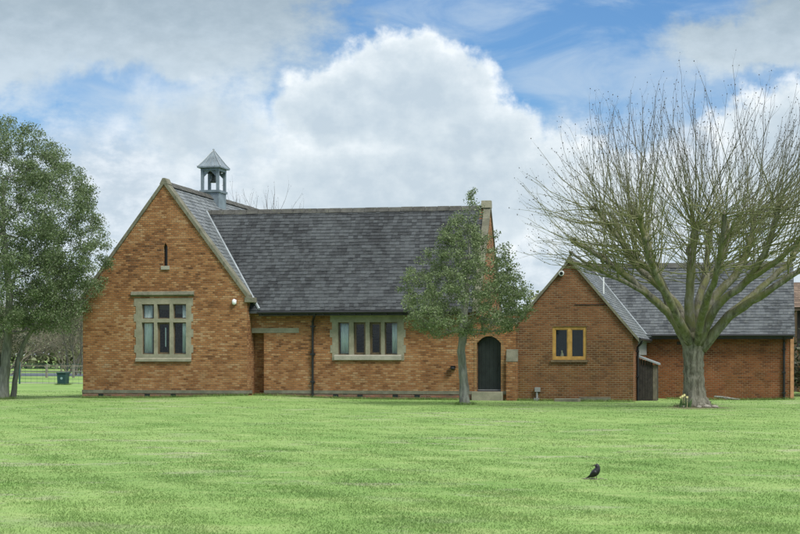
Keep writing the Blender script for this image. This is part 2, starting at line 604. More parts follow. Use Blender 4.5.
def np_object(name, V, F, mat, parent=None, origin=(0, 0, 0), k=4, local=False):
    """V (n,3), F (m,k) numpy arrays -> one mesh object"""
    off = root_loc(parent) if parent else Vector(origin)
    V = np.asarray(V, dtype=np.float32)
    if not local:
        V = V - np.array(off, dtype=np.float32)
    me = bpy.data.meshes.new(name)
    n, m = len(V), len(F)
    me.vertices.add(n)
    me.vertices.foreach_set('co', V.astype(np.float32).ravel())
    me.loops.add(m * k)
    me.loops.foreach_set('vertex_index', np.asarray(F, dtype=np.int32).ravel())
    me.polygons.add(m)
    me.polygons.foreach_set('loop_start', np.arange(0, m * k, k, dtype=np.int32))
    me.polygons.foreach_set('loop_total', np.full(m, k, dtype=np.int32))
    me.update(calc_edges=True)
    me.materials.append(mat)
    o = bpy.data.objects.new(name, me)
    COL.objects.link(o)
    if parent:
        o.parent = parent
    else:
        o.location = off
    return o


def panel(outline, holes, axis, a0, a1):
    """flat polygon with holes, given thickness: axis 'y' -> (x,z) points, 'x' -> (y,z) points; returns MB"""
    cu = bpy.data.curves.new('panel_curve', 'CURVE')
    cu.dimensions = '2D'
    cu.fill_mode = 'BOTH'
    cu.extrude = (a1 - a0) / 2
    for loop in [outline] + list(holes):
        sp = cu.splines.new('POLY')
        sp.points.add(len(loop) - 1)
        for p, q in zip(sp.points, loop):
            p.co = (q[0], q[1], 0, 1)
        sp.use_cyclic_u = True
    o = bpy.data.objects.new('panel_curve', cu)
    COL.objects.link(o)
    dg = bpy.context.evaluated_depsgraph_get()
    dg.update()
    me = bpy.data.meshes.new_from_object(o.evaluated_get(dg))
    mid = (a0 + a1) / 2
    mb = MB()
    if axis == 'y':
        mb.v = [(p.co.x, mid + p.co.z, p.co.y) for p in me.vertices]
        mb.f = [tuple(reversed(q.vertices)) for q in me.polygons]
    else:
        mb.v = [(mid + p.co.z, p.co.x, p.co.y) for p in me.vertices]
        mb.f = [tuple(q.vertices) for q in me.polygons]
    bpy.data.objects.remove(o)
    bpy.data.curves.remove(cu)
    bpy.data.meshes.remove(me)
    return mb


def rect(x0, x1, z0, z1): return [(x0, z0), (x1, z0), (x1, z1), (x0, z1)]


def tag(o, label=None, cat=None, group=None, kind=None):
    if label: o['label'] = label
    if cat: o['category'] = cat
    if group: o['group'] = group
    if kind: o['kind'] = kind
    return o


def empty(name, loc, label, cat, group=None):
    o = bpy.data.objects.new(name, None)
    o.empty_display_size = 0.3
    COL.objects.link(o)
    o.location = loc
    return tag(o, label, cat, group)


def slates(mb, O, U, V, length, rows, expo, width, ulo, uhi, rng, th=0.010):
    """courses of single slates on the plane O + u*U + v*V; ulo/uhi give the edges at slope distance v"""
    O, U, V = Vector(O), Vector(U).normalized(), Vector(V).normalized()
    N = U.cross(V).normalized()
    if N.z < 0:
        N = -N
    for j in range(rows):
        v0 = j * expo
        v1 = min(v0 + expo * 1.25, length)
        a0, b0 = ulo(v0), uhi(v0)
        a1, b1 = ulo(v1), uhi(v1)
        x = min(a0, a1) - (width * 0.5 if j % 2 else 0) - rng.uniform(0, 0.02)
        while x < max(b0, b1):
            w = width * rng.uniform(0.9, 1.1)
            l0, r0 = max(x, a0), min(x + w - 0.005, b0)
            l1, r1 = max(x, a1), min(x + w - 0.005, b1)
            x += w
            if r0 - l0 < 0.01 and r1 - l1 < 0.01:
                continue
            r0, r1 = max(r0, l0), max(r1, l1)
            lift = 0.022 + rng.uniform(-0.004, 0.006)
            dv = rng.uniform(-0.010, 0.010)
            p = [O + U * l0 + V * (v0 + dv) + N * lift, O + U * r0 + V * (v0 + dv) + N * (lift + rng.uniform(-.003, .003)),
                 O + U * r1 + V * v1 + N * 0.004, O + U * l1 + V * v1 + N * 0.004]
            q = [a - N * th for a in p]
            mb.add([*p, *q], [(0, 1, 2, 3), (4, 5, 1, 0), (5, 6, 2, 1), (7, 4, 0, 3)])


# ------------------------------------------------------------------ ground
def gauss(x, y, cx, cy, sx, sy): return np.exp(-(((x - cx) / sx) ** 2 + ((y - cy) / sy) ** 2))


def gz(x, y):
    x = np.asarray(x, float)
    y = np.asarray(y, float)
    z = 0.13 * gauss(x, y, -17.6, 59.6, 2.6, 3.5) - 0.04 * gauss(x, y, -5, 59.5, 4.5, 4) - 0.17 * gauss(x, y, -0.5, 67.5, 4.5, 4.0)
    near = np.clip((y - 20) / 25, 0, 1)
    z += 0.05 * gauss(x, y, -1.54, 52.05, 1.2, 1.2)
    z += (0.018 * np.sin(x * 0.55 + 1.3 * np.sin(y * 0.23)) + 0.014 * np.sin(y * 0.9 + x * 0.31)) * (0.3 + 0.7 * (1 - near)) * np.clip((75 - y) / 15, 0, 1)
    return z


xs = np.concatenate([[-2500, -900, -350, -160, -100, -75], np.linspace(-60, 40, 201), [55, 75, 110, 200, 500, 1200, 2500]])
ys = np.concatenate([[-800, -250, -80, -30, -10, 0], np.linspace(6, 96, 181), [110, 130, 170, 230, 330, 600, 1200, 2500, 4500]])
GX, GY = np.meshgrid(xs, ys)
GV = np.stack([GX.ravel(), GY.ravel(), gz(GX.ravel(), GY.ravel())], 1)
nx_, ny_ = len(xs), len(ys)
ii, jj = np.meshgrid(np.arange(nx_ - 1), np.arange(ny_ - 1))
a_ = (jj * nx_ + ii).ravel()
GF = np.stack([a_, a_ + 1, a_ + nx_ + 1, a_ + nx_], 1)

m, n, b, o = new_mat('mown_lawn')
co = n.node('ShaderNodeNewGeometry').outputs['Position']
col = lawn_colour(n, co)
fine_ = n.noise(co, 14.0, 6, 0.75)
col = n.mix(n.step(fine_, 0.42, 0.62, 0.22, 0.0), col, (0.11, 0.20, 0.045))
n.put(b.inputs['Base Color'], col)
b.inputs['Roughness'].default_value = 0.95
b.inputs['Specular IOR Level'].default_value = 0.1
bump(n, b, n.add(n.noise(co, 30.0, 4, 0.7), n.mul(fine_, 1.5)), 0.012, 0.5)
lawn = np_object('ground', GV, GF, m, local=True)
lawn.data.polygons.foreach_set('use_smooth', [True] * len(lawn.data.polygons))
tag(lawn, 'wide mown green lawn with pale dry streaks reaching the far field', 'lawn', kind='structure')

# grass: short blades over the part of the lawn seen from here and from either side
rs = np.random.default_rng(5)
NB = 520000
tt = rs.random(NB)
d0, d1 = 11.0, 78.0
dist = (d0 ** -0.7 + tt * (d1 ** -0.7 - d0 ** -0.7)) ** (-1 / 0.7)
ang = rs.uniform(-0.31, 0.31, NB) - YAW
bx, by = dist * np.sin(ang), dist * np.cos(ang)
clump = np.sin(bx * 2.1 + 1.7 * np.sin(by * 1.3)) * np.sin(by * 1.7 + 1.1 * np.sin(bx * 0.9)) + 0.6 * np.sin(bx * 5.3 + by * 3.1)
keep = rs.random(NB) < (0.62 + 0.30 * np.clip(clump, -1, 1))
inb = ((bx > -24.0) & (bx < -17.6) & (by > 59.15)) | ((bx > -17.7) & (bx < -3.8) & (by > 59.75)) | ((bx > -3.9) & (bx < 1.9) & (by > 67.7)) | ((bx > -3.9) & (bx < -3.0) & (by > 61.4))
keep &= ~inb
keep &= ~((((bx + 1.40) ** 2 + ((by - 51.75) * .8) ** 2) < .75 ** 2) & (rs.random(NB) < .8))
bx, by, dist, clump = bx[keep], by[keep], dist[keep], clump[keep]
nb = len(bx)
bz = gz(bx, by)
# uncut blades where the mower cannot reach: wall feet and trunk feet
ex, ey = [], []
for xa, xb, yw, cnt in ((-24.0, -17.6, 59.2, 2600), (-17.6, -9.6, 59.8, 2600), (-8.3, -3.8, 59.85, 1700), (-3.0, 1.9, 67.85, 1700)):
    ex.append(rs.uniform(xa, xb, cnt)); ey.append(yw - .045 - rs.exponential(.05, cnt))
for cx_, cy_, r_, cnt in ((-1.52, 52.05, .52, 260), (-8.78, 53.73, .22, 700), (-26.5, 57.75, .36, 900), (-35.6, 85.2, .3, 500)):
    a_r = rs.uniform(0, 2 * np.pi, cnt); rad_ = r_ + rs.exponential(.05, cnt)
    ex.append(cx_ + rad_ * np.cos(a_r)); ey.append(cy_ + rad_ * np.sin(a_r))
ex, ey = np.concatenate(ex), np.concatenate(ey)
n_long = len(ex)
bx, by = np.concatenate([bx, ex]), np.concatenate([by, ey])
dist, clump = np.concatenate([dist, np.full(n_long, 60.)]), np.concatenate([clump, np.zeros(n_long)])
nb = len(bx)
bz = gz(bx, by)
hh = rs.uniform(0.008, 0.022, nb) * (1 + 0.25 * clump) * np.where(rs.random(nb) < 0.02, 1.7, 1.0)
ww = 0.0030 + dist * 0.00022
hh[-n_long:] = rs.uniform(.04, .13, n_long)
ww[-n_long:] = .008
yaw = rs.uniform(0, 2 * np.pi, nb)
ln = rs.normal(0, 0.8, (nb, 2)) * hh[:, None]
dxw, dyw = np.cos(yaw) * ww, np.sin(yaw) * ww
v0_ = np.stack([bx - dxw, by - dyw, bz - 0.004], 1)
v1_ = np.stack([bx + dxw, by + dyw, bz - 0.004], 1)
v2_ = np.stack([bx + ln[:, 0], by + ln[:, 1], bz + hh], 1)
BV = np.stack([v0_, v1_, v2_], 1).reshape(-1, 3)
BF = np.arange(nb * 3).reshape(-1, 3)
tag(np_object('grass', BV, BF, M_GRASS, k=3, local=True), 'short mown grass blades covering the lawn', 'grass', kind='stuff')


def on(x, y): return float(gz(x, y))


# far path, far road
M_PATH = plain('pale_gravel', (0.34, 0.33, 0.29), 0.95, 0.15, 3)
M_ROAD = plain('wet_tarmac', (0.15, 0.18, 0.215), 0.6, 0.15, 1)
mb = MB()
mb.quad((-80, 88.5, 0.012), (-24, 90.0, 0.012), (-24, 91.4, 0.012), (-80, 90.2, 0.012))
tag(mb.build('path', M_PATH), 'thin pale path crossing the lawn at the far left', 'path', kind='structure')
mb = MB()
mb.quad((-140, 118, 0.02), (-38, 120, 0.02), (-30, 138, 0.02), (-140, 132, 0.02))
tag(mb.build('road', M_ROAD), 'blue grey road beyond the field at the far left', 'road', kind='structure')

# ------------------------------------------------------------------ schoolhouse
rng = random.Random(11)
YG, YM = 59.2, 59.8
XL, XR, XC = -23.96, -17.66, -20.81
RZ, TW = 7.90, 1.325                                   # wing ridge height and pitch
YB = 73.0
house = empty('brick_schoolhouse', (-16, 59.5, 0), 'old orange brick schoolhouse with steep dark slate roof, tall left gable and lead bell turret', 'schoolhouse')


def wz(x): return RZ - TW * abs(x - XC)


def arch(x0, x1, z0, zs, zt, n=10):
    """flat pointed arch outline"""
    pts = [(x0, z0), (x1, z0), (x1, zs)]
    xc = (x0 + x1) / 2
    for i in range(1, n):
        a = i / n
        pts.append((x1 + (x0 - x1) * a, zs + (zt - zs) * (1 - abs(2 * a - 1) ** 2.1)))
    pts.append((x0, zs))
    return pts


gw = dict(x0=-21.70, x1=-19.90, z0=1.56, z1=3.51)
mw = dict(x0=-14.45, x1=-12.20, z0=1.56, z1=2.80)
slit = [(-20.84, 4.86), (-20.68, 4.86), (-20.68, 5.55), (-20.76, 5.72), (-20.84, 5.55)]
wall = panel([(XL, -0.4), (XR, -0.4), (XR, wz(XR) - 0.06), (XC, RZ - 0.06), (XL, wz(XL) - 0.06)],
             [rect(gw['x0'] - .02, gw['x1'] + .02, gw['z0'] - .02, gw['z1'] + .02), slit], 'y', YG, YG + 0.38)
wall.build('gable_wall', M_BRICK, house)
wl = MB()
wl.box(XL, XL + .35, YG + .38, YB, -0.4, wz(XL) - .25)
wl.box(XR - .35, XR, YG + .38, YB, -0.4, wz(XR) - .25)
wl.prism([(XL + .351, -0.4), (XR - .351, -0.4), (XR - .351, wz(XR) - .25), (XC, RZ - .2), (XL + .351, wz(XL) - .25)], 'y', YB - .35, YB - .002)
wl.build('side_wall', M_BRICK, house)
# main range walls
ZE = 3.12
XP, XG = -7.95, -9.23
door_out = arch(-9.34, -8.48, 0.30, 2.02, 2.27)
mwall = panel([(-17.2, -0.4), (XP, -0.4), (XP, 2.74), (XG, 2.74), (XG, ZE), (XR + .003, ZE), (XR + .003, 2.40), (-17.2, 2.40)],
              [rect(mw['x0'] - .02, mw['x1'] + .02, mw['z0'] - .02, mw['z1'] + .02), door_out], 'y', YM, YM + .35)
mwall.build('front_wall', M_BRICK, house)
rw = MB().box(XR + .003, -17.19, YM + .40, YM + .7, -0.4, 2.6)
rw.build('recess_wall', M_BRICK, house)
RX, RY = -9.23, 62.2
mz = lambda y: 7.07 - 1.404 * abs(y - RY)
gend = MB()
gend.prism([(YM + .35, -0.4), (2 * RY - YM, -0.4), (2 * RY - YM, mz(YM) - .05), (RY, 7.10), (YM + .002, mz(YM) - .05), (YM + .002, 3.13), (YM + .35, 3.13)], 'x', XG - .35, XG)
gend.build('gable_end_wall', M_BRICK, house)
bw_ = MB().box(XR, XP, 2 * RY - YM - .35, 2 * RY - YM - .002, -.4, 3.1)
bw_.box(XP - .35, XP - .002, YM + .351, 2 * RY - YM - .352, -.4, 2.7)
bw_.build('rear_wall', M_BRICK, house)
MB().box(XG + .004, XP - .004, YM + .1, 2 * RY - YM - .01, 2.743, 2.80).build('porch_roof', M_LEAD_D, house)
MB().box(XG + .001, XP + .03, YM - .05, YM + .40, 2.801, 2.90).build('porch_coping', M_STONE, house, bevel=.01)
# sloped buttress at the porch corner
MB().box(-8.27, -7.90, YM - .14, YM - .002, -.3, 1.36).box(XP + .001, -7.88, YM - .001, YM + .2, -.3, 1.36).build('buttress', M_BRICK, house)
MB().prism([(YM - .15, 1.361), (YM - .003, 1.361), (YM - .003, 1.80), (YM - .03, 1.80)], 'x', -8.28, -7.87).build('buttress_cap', M_STONE_D, house, bevel=.01)
# plinth
pl = MB()
for x0, x1, y0 in ((XL - .03, XR + .03, YG), (-17.19, -9.5, YM), (-8.4, -8.28, YM)):
    pl.box(x0, x1, y0 - .035, y0 - .002, 0.195, 0.315)
pl.box(XR + .003, XR + .035, YG, YM - .04, .195, .315)
pl.box(XL - .035, XL - .003, YG, YB, .195, .315)
pl.build('plinth_band', M_STONE_D, house)
pb = MB()
for x0, x1, y0 in ((XL - .02, XR + .02, YG), (-17.19, -9.5, YM)):
    pb.box(x0, x1, y0 - .022, y0 - .003, -.3, 0.194)
pb.build('plinth_course', M_BRICK_RED, house)
for x in (-23.25, -21.45, -20.45, -19.05, -14.5, -13.6, -12.3, -11.5):
    y = YG if x < XR else YM
    MB().box(x - .10, x + .10, y - .028, y - .0225, .085, .175).build('air_brick', M_BLACK, house)


# stone dressed windows
def toothed(x0, x1, z0, z1, r, step=0.29, d=0.07):
    zs = [z0 + i * (z1 - z0) / round((z1 - z0) / step) for i in range(round((z1 - z0) / step) + 1)]
    left, right = [], []
    for i in range(len(zs) - 1):
        a, c = (d if i % 2 else 0) + r.uniform(0, .02), (d if i % 2 else 0) + r.uniform(0, .02)
        left += [(x0 - .001 + d - a, zs[i]), (x0 - .001 + d - a, zs[i + 1])]
        right += [(x1 + .001 - d + c, zs[i]), (x1 + .001 - d + c, zs[i + 1])]
    return right + left[::-1]


def glazed(parent, x0, x1, z0, z1, y, frame=None, bar=0.05):
    """a pane, with a timber casement round it when frame is given, as children of the stone window"""
    if frame:
        f = panel(rect(x0, x1, z0, z1), [rect(x0 + bar, x1 - bar, z0 + bar, z1 - bar)], 'y', y - .02, y + .03)
        f.build('casement', frame, parent)
    MB().box(x0 + .004, x1 - .004, y, y + .006, z0 + .004, z1 - .004).build('pane', M_GLASS, parent)


def curtain(parent, x0, x1, z0, z1, y):
    mb = MB()
    n = 24
    v, f = [], []
    for i in range(n + 1):
        x = x0 + (x1 - x0) * i / n
        for z in (z0, z1):
            v.append((x, y + 0.022 * math.sin(i * 1.15) + .006 * math.sin(i * 2.7), z))
    for i in range(n):
        f.append((2 * i, 2 * i + 2, 2 * i + 3, 2 * i + 1))
    mb.add(v, f)
    o = mb.build('curtain', M_CURTAIN, parent, smooth=True)
    so = o.modifiers.new('thickness', 'SOLIDIFY')
    so.thickness = .006
    return o


# gable window: three lights wide, transom
lx = [(-21.67, -21.20), (-21.08, -20.60), (-20.47, -19.97)]
holes = []
for a, c in lx:
    holes += [rect(a, c, 1.63, 2.79), rect(a, c, 2.93, 3.46)]
win = panel(toothed(-21.95, -19.71, 1.40, 3.68, random.Random(3)), holes, 'y', YG - .015, YG + .20).build('mullioned_window', M_STONE, house, bevel=.008)
for k, (a, c) in enumerate(lx):
    for z0, z1 in ((1.63, 2.79), (2.93, 3.46)):
        glazed(win, a + .002, c - .002, z0 + .002, z1 - .002, YG + .12, M_BROWNWOOD, .06 if (k == 1 and z0 < 2) else .03)
curtain(win, -21.64, -21.33, 1.5, 3.52, YG + .205)
curtain(win, -20.17, -19.96, 1.5, 3.52, YG + .205)
MB().box(-20.84, -20.80, YG + .2, YG + .22, 1.9, 2.6).build('curtain', M_CURTAIN, win)
hood = MB()
hood.prism([(YG - .09, 3.80), (YG - .002, 3.74), (YG - .002, 3.93), (YG - .05, 3.91)], 'x', -22.07, -19.66)
hood.build('hood_mould', M_STONE_D, house)
MB().prism([(YG - .07, 1.36), (YG - .0155, 1.36), (YG - .0155, 1.49), (YG - .07, 1.45)], 'x', -21.90, -19.76).build('window_sill', M_STONE, win)
# slit light
MB().box(-20.92, -20.60, YG - .05, YG + .1, 4.72, 4.855).build('slit_sill', M_STONE_P, house)
MB().box(-20.86, -20.66, YG + .15, YG + .17, 4.80, 5.75).build('slit_pane', plain('slit_dark_glass', (0.02, 0.022, 0.025), .2), house)
# long window, four lights
lx = [(-14.42, -14.01), (-13.84, -13.40), (-13.25, -12.83), (-12.70, -12.23)]
win2 = panel(toothed(-14.70, -11.93, 1.40, 3.07, random.Random(8)), [rect(a, c, 1.61, 2.78) for a, c in lx], 'y', YM - .015, YM + .20).build('mullioned_window', M_STONE, house, bevel=.008)
for k, (a, c) in enumerate(lx):
    glazed(win2, a + .002, c - .002, 1.612, 2.778, YM + .12, M_BROWNWOOD, .075 if k in (1, 2) else .03)
curtain(win2, -14.36, -14.05, 1.58, 2.79, YM + .205)
curtain(win2, -12.46, -12.25, 1.58, 2.79, YM + .205)
MB().prism([(YM - .08, 1.42), (YM - .0155, 1.42), (YM - .0155, 1.60), (YM - .08, 1.57)], 'x', -14.55, -12.08).build('window_sill', M_STONE_P, win2)
MB().box(XR + .004, -15.88, YM - .012, YM + .3, 2.405, 2.58).build('recess_lintel', M_STONE, house)
# arched door
od = arch(-9.34, -8.48, 0.30, 2.02, 2.27)
rim_o = arch(-9.45, -8.37, 0.302, 2.06, 2.39)
panel(rim_o, [arch(-9.34, -8.48, 0.3021, 2.02, 2.27)], 'y', YM - .012, YM + .05).build('door_arch', brick_mat('arch_brick', [(0.2, (0.16, 0.08, 0.035)), (0.5, (0.27, 0.145, 0.06)), (0.8, (0.33, 0.20, 0.09))], (0.2, 0.15, 0.09)), house)
dr = MB()
for i in range(6):
    xa = -9.335 + i * .1425
    zt = min(2.02 + .25 * (1 - abs(2 * ((xa - -9.34) / .86) - 1) ** 2.1), 2.02 + .25 * (1 - abs(2 * ((xa + .14 - -9.34) / .86) - 1) ** 2.1))
    dr.box(xa, xa + .138, YM + .16, YM + .20, .33, zt + .1 if 0 < i < 5 else 2.16)
dr.box(-9.36, -8.46, YM + .201, YM + .22, .3, 2.3)
door = dr.build('door', M_DOOR, house)
MB().tube([(-8.60, YM + .14, 1.22), (-8.60, YM + .14, 1.34)], .012, 8).build('handle', M_BLACK, door)
MB().box(-9.33, -8.49, YM + .10, YM + .158, .335, .365).build('weather_board', M_GREYP, door)
MB().box(-9.49, -8.40, YM - .30, YM + .155, -.2, .30).build('door_step', M_STONE, house, bevel=.015)


def quoin(*_): pass


# roofs
def deck(mb, pts_a, pts_b):
    """closed slab between two parallel polygons"""
    n = len(pts_a)
    mb.add(list(pts_a) + list(pts_b), [tuple(range(n)), tuple(range(2 * n - 1, n - 1, -1))] + [(i, i + n, (i + 1) % n + n, (i + 1) % n) for i in range(n)])


sl = MB()
for sgn in (1, -1):
    ex = XC + sgn * 3.44
    ez = RZ - TW * 3.44
    deck(sl, [(ex, YG + .40, ez - .01), (ex, YB + .1, ez - .01), (XC, YB + .1, RZ - .01), (XC, YG + .40, RZ - .01)],
         [(ex, YG + .40, ez - .10), (ex, YB + .1, ez - .10), (XC, YB + .1, RZ - .10), (XC, YG + .40, RZ - .10)])
    L = math.hypot(3.44, TW * 3.44)
    Vv = Vector((-sgn * 3.44, 0, TW * 3.44))
    slates(sl, (ex, YG + .42, ez), (0, 1, 0), Vv, L, int(L / .18) + 1, .18, .24, lambda v: 0, lambda v: YB - YG - .35, rng)
sl.build('wing_roof', M_SLATE_L, house)
sm = MB()
for sgn in (-1, 1):
    ey = RY + sgn * 2.75
    ez = mz(ey)
    deck(sm, [(-20.6, ey, ez - .01), (XG - .18, ey, ez - .01), (XG - .18, RY, 7.06), (-20.6, RY, 7.06)],
         [(-20.6, ey, ez - .10), (XG - .18, ey, ez - .10), (XG - .18, RY, 6.97), (-20.6, RY, 6.97)])
    L = math.hypot(2.75, 1.404 * 2.75)
    slates(sm, (-20.6, ey, ez), (1, 0, 0), (0, -sgn * 2.75, 1.404 * 2.75), L, int(L / .15) + 1, .15, .18, lambda v: 0, lambda v: XG - .2 + 20.6, rng)
sm.build('main_roof', M_SLATE, house)
rt = MB()
x = -20.4
while x < XG - .5:
    x1 = min(x + .46, XG - .3)
    h = rng.uniform(-.008, .008)
    rt.prism([(RY - .13, 6.95 + h), (RY, 7.13 + h), (RY + .13, 6.95 + h)], 'x', x, x1 - .012)
    x += .46
rt.build('ridge_tiles', M_RIDGE, house)
rt = MB()
y = YG + .45
while y < YB:
    h = rng.uniform(-.006, .006)
    rt.prism([(XC - .17, RZ - .12 + h), (XC + .17, RZ - .12 + h), (XC, RZ + .08 + h)], 'y', y, y + .45)
    y += .462
rt.build('ridge_tiles', M_RIDGE, house)
# gable copings
for sgn in (-1, 1):
    cp = MB()
    e = 3.22
    nseg = 7
    for i in range(nseg):
        a0, a1 = e * i / nseg, e * (i + 1) / nseg - .012
        pts = [(XC + sgn * a0, RZ - .059 - TW * a0), (XC + sgn * a1, RZ - .059 - TW * a1), (XC + sgn * a1, RZ + .13 - TW * a1), (XC + sgn * a0, RZ + .13 - TW * a0)]
        if sgn < 0:
            pts = pts[::-1]
        cp.prism(pts[::-1], 'y', YG - .06, YG + .43)
    c = cp.build('coping', M_STONE_D, house)
    MB().box(*sorted((XC + sgn * 3.07, XC + sgn * 3.40)), YG - .07, YG + .42, 3.50, 3.68).build('kneeler', M_STONE_D, c, bevel=.015)
MB().prism([(XC - .16, RZ - .05), (XC + .16, RZ - .05), (XC + .05, RZ + .17), (XC - .05, RZ + .17)], 'y', YG - .065, YG + .44).build('apex_stone', M_STONE_D, house)
for sgn in (-1, 1):
    cp = MB()
    e = 2.7
    for i in range(6):
        a0, a1 = e * i / 6, e * (i + 1) / 6 - .012
        pts = [(RY + sgn * a0, 7.03 - 1.404 * a0), (RY + sgn * a1, 7.03 - 1.404 * a1), (RY + sgn * a1, 7.22 - 1.404 * a1), (RY + sgn * a0, 7.22 - 1.404 * a0)]
        cp.prism(pts if sgn > 0 else pts[::-1], 'x', XG - .21, XG + .04)
    c = cp.build('end_coping', M_STONE_D, house)
    MB().box(XG - .22, XG + .06, *sorted((RY + sgn * 2.45, RY + sgn * 2.78)), 3.14, 3.44).build('kneeler', M_STONE_D, c)
MB().prism([(RY - .2, 7.03), (RY + .2, 7.03), (RY + .14, 7.30), (RY - .14, 7.30)], 'x', XG - .30, XG + .05).build('apex_stone', M_STONE, house)
# valley flashing
vz0, vz1 = 3.23, 7.05
vp = lambda z: Vector((XC + (RZ - z) / TW, RY - (7.07 - z) / 1.404, z + .035))
MB().tube([vp(vz0), vp(5), vp(vz1)], .055, 6).build('valley_flashing', M_LEAD_P, house)
# gutter, fascia, downpipe
gt = MB().tube([(-17.33, 59.41, 3.14), (-9.62, 59.41, 3.14)], .062, 8)
gt.box(-17.30, -9.60, 59.47, 59.50, 3.02, 3.17)
for i in range(14):
    gt.box(-17.2 + i * .58, -17.17 + i * .58, 59.36, 59.79, 3.05, 3.075)
gt.build('gutter', M_BLACK, house)
dp = MB().tube([(-15.20, 59.41, 3.10), (-15.20, 59.43, 3.02), (-15.34, 59.70, 2.82), (-15.35, 59.735, 2.70), (-15.35, 59.735, 0.02)], .042, 8)
for z in (2.6, 1.6, .6):
    dp.box(-15.43, -15.27, 59.69, 59.795, z, z + .06)
dp.build('downpipe', M_BLACK, house)
# small fixtures
al = MB().ball((-18.13, YG - .06, 3.52), (.085, .07, .11), 12, 8).box(-18.20, -18.06, YG - .04, YG - .001, 3.44, 3.60).build('alarm_box', M_WHITE, house, smooth=True)
wlp = MB().box(-10.28, -10.12, YM - .06, YM - .001, 1.08, 1.20).ball((-10.20, YM - .12, 1.13), (.09, .09, .07), 10, 6).box(-10.30, -10.10, YM - .2, YM - .04, 1.19, 1.215)
wlp.build('wall_lamp', M_BLACK, house)
# lead bell turret
TX, TY = XC, 65.1
hx, hy = .365, .50
bt = MB().box(TX - hx, TX + hx, TY - hy, TY + hy, 7.0, 8.06).build('turret_base', M_LEAD, house)
MB().box(TX - hx - .05, TX + hx + .05, TY - hy - .05, TY + hy + .05, 8.061, 8.15).build('turret_sill', M_LEAD, bt)
for sx in (-1, 1):
    for sy in (-1, 1):
        x, y = TX + sx * (hx - .05), TY + sy * (hy - .05)
        MB().box(x - .055, x + .055, y - .055, y + .055, 8.151, 8.92).build('turret_post', M_LEAD, bt)
for sy in (-1, 1):
    y = TY + sy * (hy - .05)
    for sx in (-1, 1):
        xx = TX + sx * (hx - .11)
        q = [(xx, 8.68), (xx, 8.90), (xx - sx * .22, 8.90)]
        MB().prism(q if sx > 0 else q[::-1], 'y', y - .02, y + .02).build('turret_bracket', M_LEAD, bt)
tp = MB().box(TX - hx - .01, TX + hx + .01, TY - hy - .01, TY + hy + .01, 8.921, 9.03)
ez, az_ = 9.031, 9.80
ox, oy = hx + .12, hy + .13
tp.box(TX - ox, TX + ox, TY - oy, TY + oy, ez, ez + .05)
ap = (TX, TY, az_)
cs = [(TX - ox, TY - oy), (TX + ox, TY - oy), (TX + ox, TY + oy), (TX - ox, TY + oy)]
for i in range(4):
    a, c = cs[i], cs[(i + 1) % 4]
    mid0 = Vector((a[0], a[1], ez + .051))
    mid1 = Vector((c[0], c[1], ez + .051))
    q0, q1 = mid0.lerp(Vector(ap), .25) - Vector((0, 0, .035)), mid1.lerp(Vector(ap), .25) - Vector((0, 0, .035))
    tp.quad(mid0, mid1, q1, q0)
    tp.quad(q0, q1, ap)
tr_ = tp.build('turret_roof', M_LEAD, bt)
rl = MB()
for c in cs:
    p0 = Vector((c[0], c[1], ez + .06))
    rl.tube([p0, p0.lerp(Vector(ap), .25) - Vector((0, 0, .03)), Vector(ap)], .02, 6)
for kx in (-.5, 0, .5):
    for sy in (-1, 1):
        p0 = Vector((TX + kx * ox, TY + sy * oy, ez + .06))
        e1 = p0.lerp(Vector(ap), .25) - Vector((0, 0, .03))
        rl.tube([p0, e1, p0.lerp(Vector(ap), .55 if kx else 1.0)], .010, 5)
rl.ball((TX, TY, az_ + .01), .04, 8, 6)
rl.build('roof_rolls', M_LEAD_P, bt)
bell = MB().lathe(TX, TY, [(.0, 8.84), (.05, 8.83), (.09, 8.76), (.10, 8.66), (.12, 8.58), (.165, 8.50), (.155, 8.49)], 18).build('bell', M_BRONZE, bt, smooth=True)
MB().box(TX - .3, TX + .3, TY - .03, TY + .03, 8.85, 8.92).build('bell_beam', M_DARKWOOD, bt)

# ------------------------------------------------------------------ annex
AY, AX, AXR, AZ, AT = 59.86, -6.04, -3.83, 5.0, 1.18
BY = AY + 8.0
annex = empty('brick_annex', (-4, 62, -.05), 'lower brown brick annex with grey slate roof behind the bare tree', 'annex')
az2 = lambda x: AZ - AT * abs(x - AX)
awin = (-6.66, -5.46, 1.37, 2.60)
XLn = XP + .005
panel([(XLn, -.4), (AXR, -.4), (AXR, az2(AXR) - .03), (AX, AZ - .03), (XLn, az2(XLn) - .03)], [rect(*awin)], 'y', AY, AY + .3).build('gable_wall', M_BRICK_NEW, annex)
MB().box(AXR - .3, AXR, AY + .301, BY, -.4, az2(AXR) - .2).build('side_wall', M_BRICK_ORANGE, annex)
BX0, BX1, BRY = -6.7, 1.83, 69.98
bz_ = lambda y: 5.27 - 1.18 * abs(y - BRY)
bwl = MB().box(AXR - .298, BX1, BY, BY + .3, -.5, bz_(BY) - .1)
bwl.prism([(BY + .301, -.5), (2 * BRY - BY, -.5), (2 * BRY - BY, bz_(BY) - .1), (BRY, 5.15), (BY + .301, bz_(BY + .301) - .1)], 'x', BX1 - .302, BX1 - .002)
bwl.prism([(BRY - 1.2, 2.0), (2 * BRY - BY, 2.0), (2 * BRY - BY, bz_(BY) - .1), (BRY, 5.15), (BRY - 1.2, bz_(BRY - 1.2) - .1)], 'x', BX0 + .05, BX0 + .3)
bwl.box(XLn, BX1 - .31, 2 * BRY - BY - .3, 2 * BRY - BY - .003, -.4, 2.6)
bwl.build('long_wall', M_BRICK_ORANGE, annex)
MB().box(BX1 - .10, BX1 + .035, BY - .03, BY + .02, -.5, 2.42).build('corner_strip', M_ORANGEB, annex)  # narrow paler orange strip up the right corner
